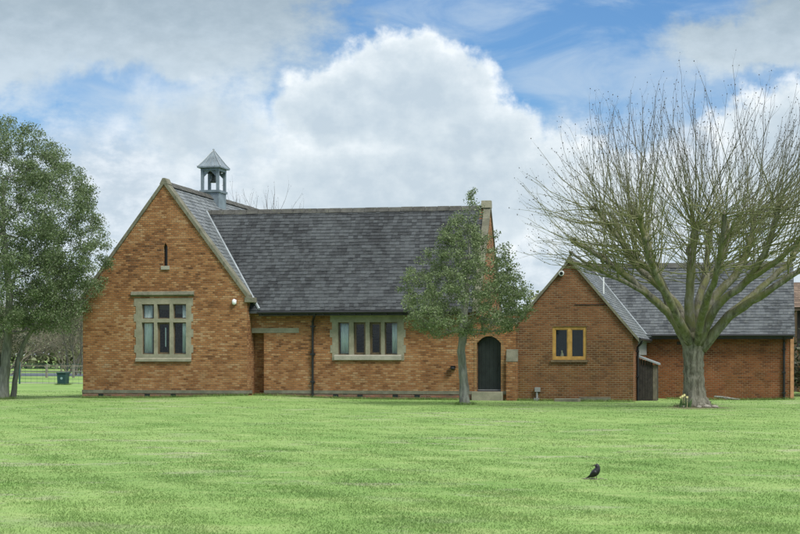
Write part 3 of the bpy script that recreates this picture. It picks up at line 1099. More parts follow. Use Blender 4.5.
# roofs
ra = MB()
for sgn in (1, -1):
    run = 2.40 if sgn > 0 else AX - XLn
    ex, ez = AX + sgn * run, AZ - AT * run
    deck(ra, [(ex, AY - .05, ez - .01), (ex, BRY, ez - .01), (AX, BRY, AZ - .01), (AX, AY - .05, AZ - .01)],
         [(ex, AY - .05, ez - .09), (ex, BRY, ez - .09), (AX, BRY, AZ - .09), (AX, AY - .05, AZ - .09)])
    L = math.hypot(run, AT * run)
    # courses stop where this slope passes under the long roof
    s = AT / math.hypot(1, AT)
    uh = lambda v, e=ez: min(BRY, BRY - (5.27 - (e + v * s)) / 1.18 + .15) - AY + .05
    slates(ra, (ex, AY - .06, ez), (0, 1, 0), (-sgn * run, 0, AT * run), L, int(L / .15) + 1, .15, .18, lambda v: 0, uh, rng)
ra.build('gable_roof', M_SLATE_L, annex)
rb = MB()
for sgn in (-1, 1):
    ey = BRY + sgn * 2.45
    ez = bz_(ey)
    deck(rb, [(BX0, ey, ez - .01), (BX1 + .06, ey, ez - .01), (BX1 + .06, BRY, 5.26), (BX0, BRY, 5.26)], [(BX0, ey, ez - .09), (BX1 + .06, ey, ez - .09), (BX1 + .06, BRY, 5.17), (BX0, BRY, 5.17)])
    L = math.hypot(2.45, 1.18 * 2.45)
    slates(rb, (BX0, ey, ez), (1, 0, 0), (0, -sgn * 2.45, 1.18 * 2.45), L, int(L / .15) + 1, .15, .18, lambda v: 0, lambda v: BX1 + .07 - BX0, rng)
rb.build('long_roof', M_SLATE_G, annex)
rt = MB()
x = BX0
while x < BX1 - .2:
    rt.prism([(BRY - .16, 5.14), (BRY, 5.35), (BRY + .16, 5.14)], 'x', x, x + .44)
    x += .452
rt.build('ridge_tiles', M_RIDGE, annex)
rt = MB()
y = AY - .05
while y < BRY - .4:
    rt.prism([(AX - .15, AZ - .12), (AX + .15, AZ - .12), (AX, AZ + .07)], 'y', y, y + .44)
    y += .452
rt.build('ridge_tiles', M_RIDGE, annex)
MB().prism([(AX - .17, AZ - .16), (AX + .17, AZ - .16), (AX, AZ + .16)], 'y', AY - .09, AY + .1).build('apex_stone', M_STONE_D, annex)
for sgn, run in ((1, 2.42), (-1, AX - XLn)):
    pts = [(AX, AZ - .10), (AX + sgn * run, AZ - .10 - AT * run), (AX + sgn * run, AZ + .03 - AT * run), (AX, AZ + .03)]
    MB().prism(pts, 'y', AY - .085, AY - .061).build('verge_board', M_STONE_D, annex)
vq = lambda z: Vector((AX + (AZ - z) / AT, BRY - (5.27 - z) / 1.18, z + .03))
MB().tube([vq(2.36), vq(3.6), vq(4.95)], .045, 6).build('valley_flashing', M_LEAD_P, annex)
gt = MB().tube([(AXR + .22, AY - .02, 2.16), (AXR + .22, BY - .4, 2.16)], .055, 8)
gt.build('gutter', M_BLACK, annex)
gt = MB().tube([(AXR + .25, BRY - 2.51, 2.36), (BX1 + .02, BRY - 2.51, 2.36)], .055, 8)
gt.box(AXR + .02, BX1, BRY - 2.44, BRY - 2.40, 2.22, 2.36)
gt.build('gutter', M_BLACK, annex)
dp = MB().tube([(AXR + .22, 61.35, 2.14), (AXR + .20, 61.35, 2.02), (AXR + .07, 61.35, 1.88), (AXR + .07, 61.35, -.2)], .045, 8)
for z in (1.7, .8):
    dp.box(AXR + .002, AXR + .12, 61.28, 61.42, z, z + .05)
dp.build('downpipe', M_BLACK, annex)
dp = MB().tube([(1.49, BRY - 2.51, 2.32), (1.49, BY - .07, 2.10), (1.49, BY - .07, -.25)], .045, 8)
for z in (1.8, .9, .1):
    dp.box(1.42, 1.56, BY - .12, BY - .002, z, z + .05)
dp.build('downpipe', M_BLACK, annex)
# oak window
x0, x1, z0, z1 = awin
xm = (x0 + x1) / 2
ow = panel(rect(x0 + .002, x1 - .002, z0 + .06, z1 - .002), [rect(x0 + .09, xm - .06, z0 + .15, z1 - .09), rect(xm + .06, x1 - .09, z0 + .15, z1 - .09)], 'y', AY + .03, AY + .12)
owin = ow.build('oak_window', M_OAK, annex)
for a, c in ((x0 + .09, xm - .06), (xm + .06, x1 - .09)):
    panel(rect(a + .001, c - .001, z0 + .151, z1 - .091), [rect(a + .03, c - .03, z0 + .18, z1 - .12)], 'y', AY + .045, AY + .10).build('casement', M_OAK, owin)
    MB().box(a + .01, c - .01, AY + .07, AY + .076, z0 + .16, z1 - .10).build('pane', M_GLASS, owin)
MB().box(x0 - .05, x1 + .05, AY - .06, AY + .028, z0 - .03, z0 + .055).build('window_sill', M_BROWNWOOD, owin)
MB().box(x0 - .03, x1 + .03, AY + .325, AY + .345, z0 + .13, z1).build('dark_room_sheet', plain('navy_room_dark', (0.022, 0.030, 0.042), .9), owin)  # dark sheet added behind the panes, its colour standing in for an unlit room
fl = MB().tube([(-6.33, AY - .001, 4.49), (-6.33, AY - .13, 4.47)], .09, 12).build('floodlight', M_WHITE, annex)
MB().tube([(-6.33, AY - .131, 4.47), (-6.33, AY - .15, 4.466)], .06, 12).build('lens', M_BLACK, fl)
MB().box(-5.88, -4.72, AY - .02, AY - .001, 3.36, 3.385).build('conduit', M_DARKWOOD, annex)
vt = MB().box(-7.27, -7.08, AY - .12, AY - .001, .30, .46).tube([(-7.2, AY - .06, .30), (-7.2, AY - .06, .08)], .04, 8).box(-7.30, -7.12, AY - .14, AY - .001, -.02, .08)
vt.build('flue_vent', M_GREYP, annex)
MB().box(-5.72, -4.6, AY - .05, AY - .001, -.2, .12).build('render_patch', M_STONE_D, annex)
MB().box(AXR + .002, AXR + .03, 62.6, BY - .2, 1.60, 2.16).build('wall_panel', M_GREYP, annex)
MB().box(-2.63, -2.45, BY - .02, BY - .001, 2.0, 2.13).build('air_brick', M_DARKWOOD, annex)
MB().tube([(-5.02, 61.8, az2(-5.02) - .05), (-5.02, 61.8, az2(-5.02) + .62)], .025, 8).build('vent_pipe', M_WHITE, annex)

# lean-to store against the annex
lt = empty('lean_to_store', (-3.4, 62.2, on(-3.4, 62.2)), 'small dark timber lean-to store with pale sloping roof beside the annex downpipe', 'store')
x0, x1, y0, y1 = AXR + .04, -3.10, 61.60, 62.7
for i in range(6):
    w = (x1 - x0 - .16) / 6
    MB().box(x0 + i * w, x0 + (i + 1) * w - .006, y0, y0 + .025, -.2, 1.42 - .36 * (i + 1) * w).build('plank', M_DARKWOOD, lt) if i == -1 else None
fb = MB()
for i in range(6):
    w = (x1 - x0 - .14) / 6
    fb.box(x0 + i * w, x0 + (i + 1) * w - .006, y0, y0 + .025, -.2, 1.50 - .30 * (i + 1) * w)
fb.build('front_boards', M_DARKWOOD, lt)
MB().box(x1 - .139, x1, y0 - .01, y0 + .09, -.2, 1.24).build('corner_post', plain('weathered_post', (0.13, 0.115, 0.085), .8, .25), lt)
MB().box(x1 - .03, x1 - .004, y0 + .091, y1, -.2, 1.24).box(x0, x1 - .04, y1 - .03, y1, -.2, 1.22).build('side_boards', M_DARKWOOD, lt)
lr = MB()
lr.prism([(x0 - .01, 1.53), (x1 + .08, 1.24), (x1 + .08, 1.30), (x0 - .01, 1.59)], 'y', y0 - .10, y1 + .05)
lr.build('roof', M_LEAD_P, lt)

# ------------------------------------------------------------------ barn, fences, far left furniture
barn = empty('open_barn', (6, 77, 0), 'brown tiled open fronted barn at the right edge behind the annex', 'barn')
M_TILE = slate_mat('brown_tile', (0.085, 0.058, 0.040), (0.19, 0.135, 0.095), (0.16, 0.15, 0.09), .4, .8)
rbn = MB()
deck(rbn, [(2.0, 74.6, 3.62), (16, 74.6, 3.62), (16, 78.5, 4.85), (2.0, 78.5, 4.85)], [(2.0, 74.6, 3.5), (16, 74.6, 3.5), (16, 78.5, 4.73), (2.0, 78.5, 4.73)])
slates(rbn, (2.0, 74.55, 3.63), (1, 0, 0), (0, 3.9, 1.23), 4.1, 14, .3, .3, lambda v: 0, lambda v: 14.0, rng)
deck(rbn, [(2.0, 82.4, 3.62), (16, 82.4, 3.62), (16, 78.5, 4.85), (2.0, 78.5, 4.85)], [(2.0, 82.4, 3.5), (16, 82.4, 3.5), (16, 78.5, 4.73), (2.0, 78.5, 4.73)])
rbn.build('roof', M_TILE, barn)
MB().box(2.2, 15.8, 75.0, 75.3, -.2, 1.85).box(2.2, 15.8, 81.7, 82, -.2, 3.5).box(2.2, 2.5, 75.31, 81.69, -.2, 3.5).box(15.5, 15.8, 75.31, 81.69, -.2, 3.5).build('wall', M_BRICK_NEW, barn)
MB().box(2.15, 15.85, 74.95, 75.35, 1.851, 1.93).build('wall_coping', M_STONE, barn)
for x in (2.3, 5.6, 9.0, 12.3, 15.6):
    MB().box(x - .09, x + .09, 75.05, 75.23, 1.931, 3.6).build('post', M_DARKWOOD, barn)
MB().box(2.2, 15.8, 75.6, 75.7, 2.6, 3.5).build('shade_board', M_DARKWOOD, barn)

pf = empty('picket_fence', (3.6, 64, 0), 'low white picket fence at the right edge', 'fence')
for i in range(18):
    x = 2.05 + i * .16
    MB().prism([(x, -.15), (x + .075, -.15), (x + .075, .26), (x + .037, .31), (x, .26)], 'y', 64.0, 64.02).build('picket', M_WHITE, pf)
MB().box(2.0, 4.9, 64.021, 64.045, .02, .07).box(2.0, 4.9, 64.021, 64.045, .18, .23).build('rail', M_WHITE, pf)

bn = empty('litter_bin', (-35.6, 85.2, on(-35.6, 85.2)), 'dark green square litter bin on the grass at the far left', 'bin')
c = Vector((-35.6, 85.2))
MB().prism([(c.x - .22, 0), (c.x + .22, 0), (c.x + .25, .60), (c.x - .25, .60)], 'y', c.y - .27, c.y + .27).build('body', plain('bin_green', (0.012, 0.045, 0.042), .5, .2), bn, bevel=.02)
MB().box(c.x - .27, c.x + .27, c.y - .30, c.y + .30, .601, .68).build('lid', plain('bin_lid_green', (0.015, 0.05, 0.047), .45, .2), bn, bevel=.02)
MB().tube([(c.x + .02, c.y - .279, .36), (c.x + .02, c.y - .29, .36)], .07, 12).build('badge', plain('badge_grey', (0.2, 0.3, 0.3), .5), bn)

M_GREENM = plain('green_fence_metal', (0.03, 0.085, 0.07), .5, .2)
gf = empty('mesh_fence', (-32, 80, 0), 'green wire mesh fence with slim posts beside the schoolhouse corner', 'fence')
gp = [(-45.5, 84.9), (-39.2, 87.7), (-32.8, 83.9), (-29.8, 78.0), (-26.6, 71.5)]
gw_ = MB()
for (xa, ya), (xb, yb) in zip(gp[:-1], gp[1:]):
    for z in np.arange(.1, 1.15, .2):
        gw_.tube([(xa, ya, z), (xb, yb, z)], .009, 4)
    nn = int(math.hypot(xb - xa, yb - ya) / .5)
    for i in range(1, nn):
        px_, py_ = xa + (xb - xa) * i / nn, ya + (yb - ya) * i / nn
        gw_.tube([(px_, py_, .05), (px_, py_, 1.12)], .005, 4)
gw_.build('wire_mesh', M_GREENM, gf)
for x, y in gp:
    MB().tube([(x, y, -.2), (x, y, 1.2)], .05, 8).build('post', M_GREENM, gf)

rf = empty('rail_fence', (-55, 112, 0), 'weathered timber post and rail fence before the thicket at the far left', 'fence')
rr = MB()
for z in (.42, .80):
    rr.box(-70, -44, 112.0, 112.04, z, z + .07)
M_GREYWOOD = plain('grey_rail_wood', (0.20, 0.185, 0.15), .85, .2)
rr.build('rail', M_GREYWOOD, rf)
for i in range(14):
    MB().box(-70 + i * 2 - .07, -70 + i * 2 + .07, 111.85, 111.99, -.1, .95).build('post', M_GREYWOOD, rf)

pg = MB().box(-31.1, -30.85, 77.2, 77.4, -.05, .09)
tag(pg.build('marker_block', M_WHITE, origin=(-31, 77.3, 0)), 'small white marker block on the grass left of the schoolhouse', 'marker')

# ------------------------------------------------------------------ trees
def edge_tubes(P0, P1, R0, R1, sides=4):
    P0, P1 = np.asarray(P0, float), np.asarray(P1, float)
    R0, R1 = np.asarray(R0, float), np.asarray(R1, float)
    d = P1 - P0
    d /= np.maximum(np.linalg.norm(d, axis=1, keepdims=True), 1e-6)
    ref = np.where(np.abs(d[:, 2:3]) < .9, np.array([[0, 0, 1.]]), np.array([[1., 0, 0]]))
    s = np.cross(d, ref)
    s /= np.linalg.norm(s, axis=1, keepdims=True)
    q = np.cross(s, d)
    n = len(P0)
    V = np.zeros((n, 2 * sides, 3))
    for k in range(sides):
        a = 2 * np.pi * k / sides
        o = s * math.cos(a) + q * math.sin(a)
        V[:, k] = P0 + o * R0[:, None]
        V[:, sides + k] = P1 + o * R1[:, None]
    F = np.zeros((n, sides, 4), int)
    for k in range(sides):
        k2 = (k + 1) % sides
        F[:, k] = [k, k2, sides + k2, sides + k]
    F = F + (np.arange(n) * 2 * sides)[:, None, None]
    return V.reshape(-1, 3), F.reshape(-1, 4)


def leaf_quads(cen, size, g, aspect=0.5, up=0.0):
    """small diamond leaves at cen (n,3)"""
    n = len(cen)
    a = g.normal(0, 1, (n, 3))
    a[:, 2] += up
    a /= np.linalg.norm(a, axis=1, keepdims=True)
    c = g.normal(0, 1, (n, 3))
    b_ = np.cross(a, c)
    b_ /= np.linalg.norm(b_, axis=1, keepdims=True)
    sz = size * g.uniform(.65, 1.3, n)[:, None]
    fold = np.cross(a, b_) * sz * .12
    V = np.stack([cen - a * sz * .5, cen + b_ * sz * aspect * .5 + fold, cen + a * sz * .5, cen - b_ * sz * aspect * .5 + fold], 1).reshape(-1, 3)
    return V, np.arange(n * 4).reshape(-1, 4)


def grow(centres, trunk_pts, g, bias=0.35):
    """connect cluster centres to the trunk: returns nodes, parents"""
    nodes = [np.array(p, float) for p in trunk_pts]
    par = [-1] + list(range(len(trunk_pts) - 1))
    plen = [0.0]
    for i in range(1, len(nodes)):
        plen.append(plen[-1] + np.linalg.norm(nodes[i] - nodes[i - 1]) * .4)
    base = np.array(trunk_pts[len(trunk_pts) // 2], float)
    order = np.argsort(np.linalg.norm(centres - base, axis=1))
    ends = []
    for i in order:
        c = centres[i]
        A = np.array(nodes)
        dd = np.linalg.norm(A - c, axis=1)
        cost = dd + bias * np.array(plen) + np.where(A[:, 2] > c[2] - .1, .5, 0) * dd
        cost[:max(1, len(trunk_pts) // 2)] += 5
        k = int(np.argmin(cost))
        p0 = nodes[k]
        L = dd[k]
        ns = max(1, int(L / .45))
        last = k
        for j in range(1, ns + 1):
            f = j / ns
            p = p0 * (1 - f) + c * f
            if j < ns:
                p = p + g.normal(0, .05, 3) * L ** .5 + np.array([0, 0, -.10 * math.sin(f * math.pi) * L * .5])
            nodes.append(p)
            par.append(last)
            plen.append(plen[last] + L / ns)
            last = len(nodes) - 1
        ends.append(last)
    w = np.zeros(len(nodes))
    for e in ends:
        w[e] += 1
    for i in range(len(nodes) - 1, 0, -1):
        w[par[i]] += w[i]
    return np.array(nodes), par, w


def leafy_tree(name, label, base, trunk_paths, envelope, ncl, leaves_per, leaf, cl_r, mat, bark, seed, r_tip=.006, group=None, trunk_r=.2, lean=(0, 0)):
    """envelope(g, n) -> cluster centres local to base"""
    g = np.random.default_rng(seed)
    root = empty(name, base, label, 'tree', group)
    cen = envelope(g, ncl)
    tp_ = trunk_paths[0]
    nodes, par, w = grow(cen, [p for p, r in tp_], g)
    rad = np.maximum(r_tip, trunk_r * .55 * (w / w.max()) ** .5)
    nt = len(tp_)
    idx = [i for i in range(nt, len(nodes))]
    P0 = nodes[[par[i] for i in idx]]
    P1 = nodes[idx]
    R0 = np.minimum(rad[[par[i] for i in idx]], rad[idx] * 1.6)
    V, F = edge_tubes(P0, P1, R0, rad[idx], 5)
    np_object('branches', V, F, bark, root, local=True)
    off = Vector(base)
    rr_ = random.Random(seed)
    for path in trunk_paths:
        tm = MB()
        pts, rads = [], []
        for i in range(len(path) - 1):
            for k in range(4):
                f = k / 4
                a, c = Vector(path[i][0]), Vector(path[i + 1][0])
                pts.append(a.lerp(c, f) + off + Vector((rr_.uniform(-.012, .012), rr_.uniform(-.012, .012), 0)))
                rads.append((path[i][1] * (1 - f) + path[i + 1][1] * f) * rr_.uniform(.95, 1.06))
        pts.append(Vector(path[-1][0]) + off)
        rads.append(path[-1][1])
        tm.tube(pts, rads, 14, .05, rr_)
        tm.build('trunk', bark, root, smooth=True)
    n = ncl * leaves_per
    ci = np.repeat(np.arange(ncl), leaves_per)
    crad = cl_r * g.uniform(.6, 1.25, ncl)
    d = g.normal(0, 1, (n, 3))
    d /= np.linalg.norm(d, axis=1, keepdims=True)
    pos = cen[ci] + d * (crad[ci] * g.random(n) ** .45)[:, None] * np.array([1.1, 1.1, .8])
    V, F = leaf_quads(pos, leaf, g, .55, .0)
    np_object('crown', V, F, mat, root, local=True)
    return root


def noise3(p, s, ph):
    return (np.sin(p[:, 0] * s + ph) * np.sin(p[:, 1] * s * 1.1 + ph * 2.1) + np.sin(p[:, 2] * s * .9 + ph * .7) * np.sin(p[:, 0] * s * 1.7 + 1.3 * ph)) * .5


def env_profile(zs, rs_, holes=0.35, squash=1.0, cx=(0, 0), inner=.25):
    zs, rs_ = np.array(zs, float), np.array(rs_, float)

    def f(g, n):
        out = []
        while len(out) < n:
            z = g.uniform(zs[0], zs[-1], 4000)
            r = np.interp(z, zs, rs_)
            keep = g.random(4000) < (r / rs_.max()) ** 1.3 + .02
            rr = r * np.sqrt(g.uniform(inner, 1, 4000))
            a = g.uniform(0, 2 * np.pi, 4000)
            p = np.stack([rr * np.cos(a), rr * np.sin(a) * squash, z], 1)
            nz_ = noise3(p, 1.9, 1.3 + zs[0])
            lump = 1 + .16 * noise3(p, 1.3, 4.0)
            p[:, :2] *= lump[:, None]
            keep &= nz_ > -holes
            p[:, 0] += cx[0]
            p[:, 1] += cx[1]
            out += list(p[keep])
        return np.array(out[:n])
    return f


oak_core = env_profile([2.2, 2.45, 2.7, 3.1, 3.6, 4.2, 4.8, 5.3, 5.8, 6.2], [.9, 1.7, 2.05, 2.1, 1.9, 1.6, 1.2, .9, .5, .22], .30, 1.0, (-.04, 0))


def oak_env(g, n):
    spire = np.stack([.28 + g.normal(0, .12, 9), g.normal(0, .1, 9), np.linspace(6.0, 6.85, 9)], 1)
    k = 60
    z = g.uniform(3.0, 5.5, k)
    side = np.stack([2.25 - (z - 3.0) * .42 - g.random(k) ** 1.5 * .9, g.normal(0, .5, k), z], 1)
    return np.concatenate([oak_core(g, n - 9 - k), spire, side])


# holm oak in front of the arched door
mid = (-8.80, 53.73, on(-8.8, 53.73))
leafy_tree('holm_oak', 'small grey green evergreen tree with slim pale trunk beside the arched door', mid,
           [[((0.02, 0, -.1), .24), ((0.01, 0, .12), .165), ((-.03, 0, .9), .135), ((-.10, 0, 1.7), .12), ((-.04, 0, 2.4), .13), ((.05, .05, 3.4), .09), ((.12, 0, 4.6), .05), ((.2, 0, 5.6), .02)]],
           oak_env,
           620, 62, .068, .205, M_LEAF_OAK, M_BARK_GREY, 21, trunk_r=.12)

# large evergreen at the left edge: two stems from one base
lb = (-26.45, 57.75, 0)
leafy_tree('evergreen_tree', 'large spreading evergreen tree at the left edge with forked pale trunk', lb,
           [[((-.08, 0, -.1), .34), ((-.04, 0, .25), .24), ((.08, 0, 1.2), .17), ((.20, 0, 2.4), .15), ((.2, .1, 4.0), .13), ((.0, 0, 6.0), .10), ((0, 0, 8.0), .05)],
            [((-.16, 0, .1), .26), ((-.35, .1, 1.5), .20), ((-.8, .1, 3.2), .15), ((-1.6, 0, 5.2), .08), ((-1.9, 0, 6.2), .03)],
            [((.16, .5, -.1), .13), ((.22, .5, .6), .10), ((.34, .5, 1.4), .09), ((.62, .5, 2.1), .08), ((1.2, .4, 2.9), .07), ((1.7, .3, 4.0), .04)]],
           env_profile([2.5, 3.1, 3.8, 5.0, 6.2, 7.3, 8.3, 9.2, 9.8, 10.15], [2.7, 3.3, 3.5, 4.0, 4.0, 3.45, 2.85, 2.0, 1.25, .5],   .62, .9, (-.1, 0), .15),
           1500, 112, .074, .33, M_LEAF_LEFT, M_BARK_GREY, 33, trunk_r=.22)


# pollarded bare tree
def bare_tree(name, label, base, limbs, dome, nshoot, seed, trunk, shoot_r=.022, twigs=9, group=None, knuckles=True):
    g = np.random.default_rng(seed)
    rr_ = random.Random(seed)
    off = Vector(base)
    root = empty(name, base, label, 'tree', group)
    tm = MB()

    def spline(path, sub):
        P = [Vector(p) for p, r in path]
        Rr = [r for p, r in path]
        pts, rads = [], []
        for i in range(len(P) - 1):
            p0, p1, p2, p3 = P[max(i - 1, 0)], P[i], P[i + 1], P[min(i + 2, len(P) - 1)]
            for k in range(sub):
                f = k / sub
                q = .5 * ((2 * p1) + (p2 - p0) * f + (2 * p0 - 5 * p1 + 4 * p2 - p3) * f * f + (3 * p1 - p0 - 3 * p2 + p3) * f ** 3)
                pts.append(q)
                rads.append(Rr[i] * (1 - f) + Rr[i + 1] * f)
        pts.append(P[-1])
        rads.append(Rr[-1])
        return pts, rads
    pts, rads = spline(trunk, 6)
    rads = [r * rr_.uniform(.97, 1.05) for r in rads]
    tm.tube([p + off for p in pts], rads, 20, .045, rr_)
    tm.build('trunk', M_BARK_BARE, root, smooth=True)
    cand, crad = [], []
    for path in limbs:
        lm = MB()
        pts, rads = spline(path, 5)
        pts = [p + Vector((rr_.uniform(-.02, .02), rr_.uniform(-.02, .02), rr_.uniform(-.02, .02))) * (1 if i > 2 else 0) for i, p in enumerate(pts)]
        rads = [r * rr_.uniform(.93, 1.08) for r in rads]
        lm.tube([p + off for p in pts], rads, 10, .06, rr_)
        L = len(pts)
        if knuckles:
            for i in [L - 1] + ([int(L * .72)] if rr_.random() < .8 else []):
                for _ in range(3):
                    lm.ball(tuple(pts[i] + off + Vector((rr_.uniform(-.07, .07), rr_.uniform(-.07, .07), rr_.uniform(-.06, .08)))), rads[i] * rr_.uniform(1.0, 1.4), 8, 6)
        lm.build('limb', M_BARK_BARE, root, smooth=True)
        for i in range(int(L * .30), L):
            if knuckles and pts[i].z < 3.75:
                continue
            wgt = 4 if i > L - 3 else 1
            for _ in range(wgt):
                cand.append(np.array(pts[i]))
                crad.append(rads[i])
    cand = np.array(cand)
    P0, P1, R0, R1, buds = [], [], [], [], []

    def shoot(s, tip, r0, ntw, depth=0):
        s, tip = np.array(s), np.array(tip)
        L = np.linalg.norm(tip - s)
        ctrl = s + (tip - s) * .5 + np.array([(tip[0] - s[0]) * .10, (tip[1] - s[1]) * .10, -.05 * L]) + g.normal(0, .03 * L, 3)
        nseg = max(3, int(L / .38))
        prev, pr = s, r0
        ph = g.uniform(0, 6, 3)
        for k in range(1, nseg + 1):
            f = k / nseg
            q = (1 - f) ** 2 * s + 2 * f * (1 - f) * ctrl + f * f * tip
            q = q + (.045 * np.sin(ph + f * 7) + .02 * np.sin(ph * 2 + f * 17)) * (1 if k < nseg else 0) * min(1.0, L / 2)
            r = r0 * (1 - .78 * f)
            P0.append(prev); P1.append(q); R0.append(pr); R1.append(r)
            if ntw and f > .22 and g.random() < ntw * 1.0 / nseg:
                dirv_ = (q - prev) / np.linalg.norm(q - prev)
                side = g.normal(0, 1, 3)
                side -= side.dot(dirv_) * dirv_
                side /= np.linalg.norm(side)
                l2 = g.uniform(.25, .85) * (1.15 - .6 * f) * (1 if depth == 0 else .5)
                e = q + (dirv_ * .80 + side * g.uniform(.25, .5) + np.array([0, 0, .25])) * l2
                shoot(q, e, r * .62, 2.2 if depth == 0 else 0, depth + 1)
            prev, pr = q, r
        if depth < 2:
            buds.append(tip)
    c0, rx, ry, rz = dome
    for k in range(nshoot):
        a = g.uniform(0, 2 * np.pi)
        e_ = math.asin(g.uniform(.12, 1.0))
        sc_ = g.uniform(.80, 1.04) if g.random() < .8 else g.uniform(.55, .85)
        tip = np.array([c0[0] + rx * math.cos(e_) ** .72 * math.cos(a) * sc_, c0[1] + ry * math.cos(e_) ** .72 * math.sin(a) * sc_, c0[2] + rz * math.sin(e_) ** .85 * sc_])
        tip += g.normal(0, .18, 3)
        cc = np.array([c0[0] * .5, 0, c0[2] - 1.2])
        want = cc + (tip - cc) * g.uniform(.34, .66)
        ds = np.linalg.norm((cand - want) * np.array([1.3, 1.3, .8]), axis=1)
        i = int(np.argsort(ds)[int(26 * g.random())])
        s = cand[i]
        if tip[2] < s[2] + .1:
            tip[2] = s[2] + g.uniform(.1, .5)
        shoot(s, tip, min(shoot_r * g.uniform(.75, 1.45), crad[i] * .7), twigs)
    # wispy shoots on the lower limbs
    for k in range(int(nshoot * .10)):
        s = cand[g.integers(0, len(cand))]
        v_ = g.normal(0, 1, 3) + np.array([s[0] * .12, s[1] * .12, .9])
        v_ /= np.linalg.norm(v_)
        shoot(s, s + v_ * g.uniform(.4, 1.3), .010, 3, 1)
    V, F = edge_tubes(P0, P1, R0, R1, 4)
    np_object('crown', V, F, M_TWIG, root, local=True)
    B = np.array(buds)
    oct_ = np.array([(1, 0, 0), (0, 1, 0), (-1, 0, 0), (0, -1, 0), (0, 0, 1.5), (0, 0, -1.2)])
    sz = g.uniform(.008, .019, len(B))
    V = (B[:, None, :] + oct_[None] * sz[:, None, None]).reshape(-1, 3)
    of = np.array([(0, 1, 4), (1, 2, 4), (2, 3, 4), (3, 0, 4), (1, 0, 5), (2, 1, 5), (3, 2, 5), (0, 3, 5)])
    F = (of[None] + (np.arange(len(B)) * 6)[:, None, None]).reshape(-1, 3)
    np_object('buds', V, F, M_BUD, root, k=3, local=True)
    return root


bb = (-1.54, 52.05, on(-1.54, 52.05))
S = 33.1


def lp(pts, r0, r1):
    """limb path: list of (dx, height, depth) in metres with a taper"""
    n = len(pts)
    return [((x, y, z), r0 + (r1 - r0) * (i / (n - 1)) ** .7) for i, (x, z, y) in enumerate(pts)]


limbs = [
    lp([(-.10, 1.75, 0), (-.62, 2.70, -.2), (-1.30, 3.35, -.5), (-2.15, 4.10, -.8), (-2.85, 4.60, -1.0), (-3.5, 4.95, -1.1)], .19, .05),
    lp([(-.12, 1.85, .1), (-.78, 3.35, .3), (-1.15, 4.15, .4), (-1.40, 5.05, .5), (-1.75, 5.85, .7)], .16, .08),
    lp([(-.02, 1.9, 0), (-.09, 3.2, -.3), (-.03, 4.45, -.4), (.10, 5.45, -.4)], .17, .11),
    lp([(.20, 1.9, .1), (.58, 3.2, .5), (1.25, 4.0, .9), (1.72, 5.05, 1.1), (1.80, 5.85, 1.3)], .17, .08),
    lp([(.25, 1.75, 0), (1.10, 2.72, -.3), (2.15, 3.40, -.6), (3.2, 4.10, -.8), (3.9, 4.6, -.9)], .19, .05),
    lp([(.18, 1.85, -.1), (.68, 2.95, -.6), (1.55, 3.70, -1.0), (2.20, 4.75, -1.4), (2.5, 5.85, -1.6)], .16, .07),
    lp([(.10, 2.0, .1), (.22, 3.5, .6), (.80, 4.40, 1.0), (1.05, 5.35, 1.3)], .14, .08),
    lp([(-.15, 1.9, .1), (-.50, 3.1, .7), (-1.60, 4.15, 1.4), (-2.15, 4.9, 1.8), (-2.45, 5.8, 2.1)], .15, .06),
    lp([(0, 1.9, .15), (.1, 3.0, 1.2), (.3, 4.0, 2.2), (.4, 5.1, 3.0), (.5, 5.8, 3.3)], .15, .06),
    lp([(-.05, 1.85, -.15), (-.5, 2.9, -1.1), (-1.0, 3.9, -2.0), (-1.3, 4.9, -2.7), (-1.4, 5.5, -3.0)], .15, .06),
    lp([(.12, 1.85, -.15), (.35, 2.9, -1.2), (.7, 3.8, -2.2), (.9, 4.8, -2.9), (1.0, 5.5, -3.2)], .14, .06),
    lp([(.2, 1.8, .15), (1.2, 2.9, 1.2), (2.2, 3.8, 2.0), (3.0, 4.6, 2.4), (3.4, 5.5, 2.6)], .15, .06),
    lp([(-.62, 2.70, -.2), (-1.1, 3.9, -.3), (-1.9, 4.7, -.6), (-2.5, 5.5, -.9), (-2.9, 6.0, -1.0)], .10, .05),
    lp([(1.55, 3.70, -1.0), (2.6, 4.4, -1.5), (3.3, 5.2, -1.8), (3.5, 5.9, -1.9)], .10, .05),
    lp([(-1.30, 3.35, -.5), (-2.0, 3.75, -1.1), (-2.9, 4.15, -1.5), (-3.5, 4.6, -1.6)], .08, .03),
]
bt_root = bare_tree('bare_tree', 'large bare pollarded tree with mossy limbs and upright shoots before the annex', bb, limbs,
          ((0.25, 0, 3.3), 5.6, 5.2, 6.5), 680, 7,
          [((.10, 0, -.15), .60), ((.08, 0, .05), .47), ((.05, 0, .35), .34), ((.03, 0, .9), .305), ((.02, 0, 1.4), .305), ((.02, 0, 1.85), .33), ((.03, 0, 2.2), .26), ((.03, 0, 2.5), .12)], .0145, 13)
MB().tube([(bb[0] - .16, bb[1] - .375, bb[2] + 2.02), (bb[0] - .16, bb[1] - .33, bb[2] + 2.02)], .10, 14).build('knot_scar', plain('pale_cut_wood', (0.27, 0.245, 0.17), .9), bt_root)
MB().tube([(bb[0] - .16, bb[1] - .385, bb[2] + 2.02), (bb[0] - .16, bb[1] - .37, bb[2] + 2.02)], .06, 12).build('knot_hollow', plain('dark_knot', (0.07, 0.06, 0.045), .9), bt_root)

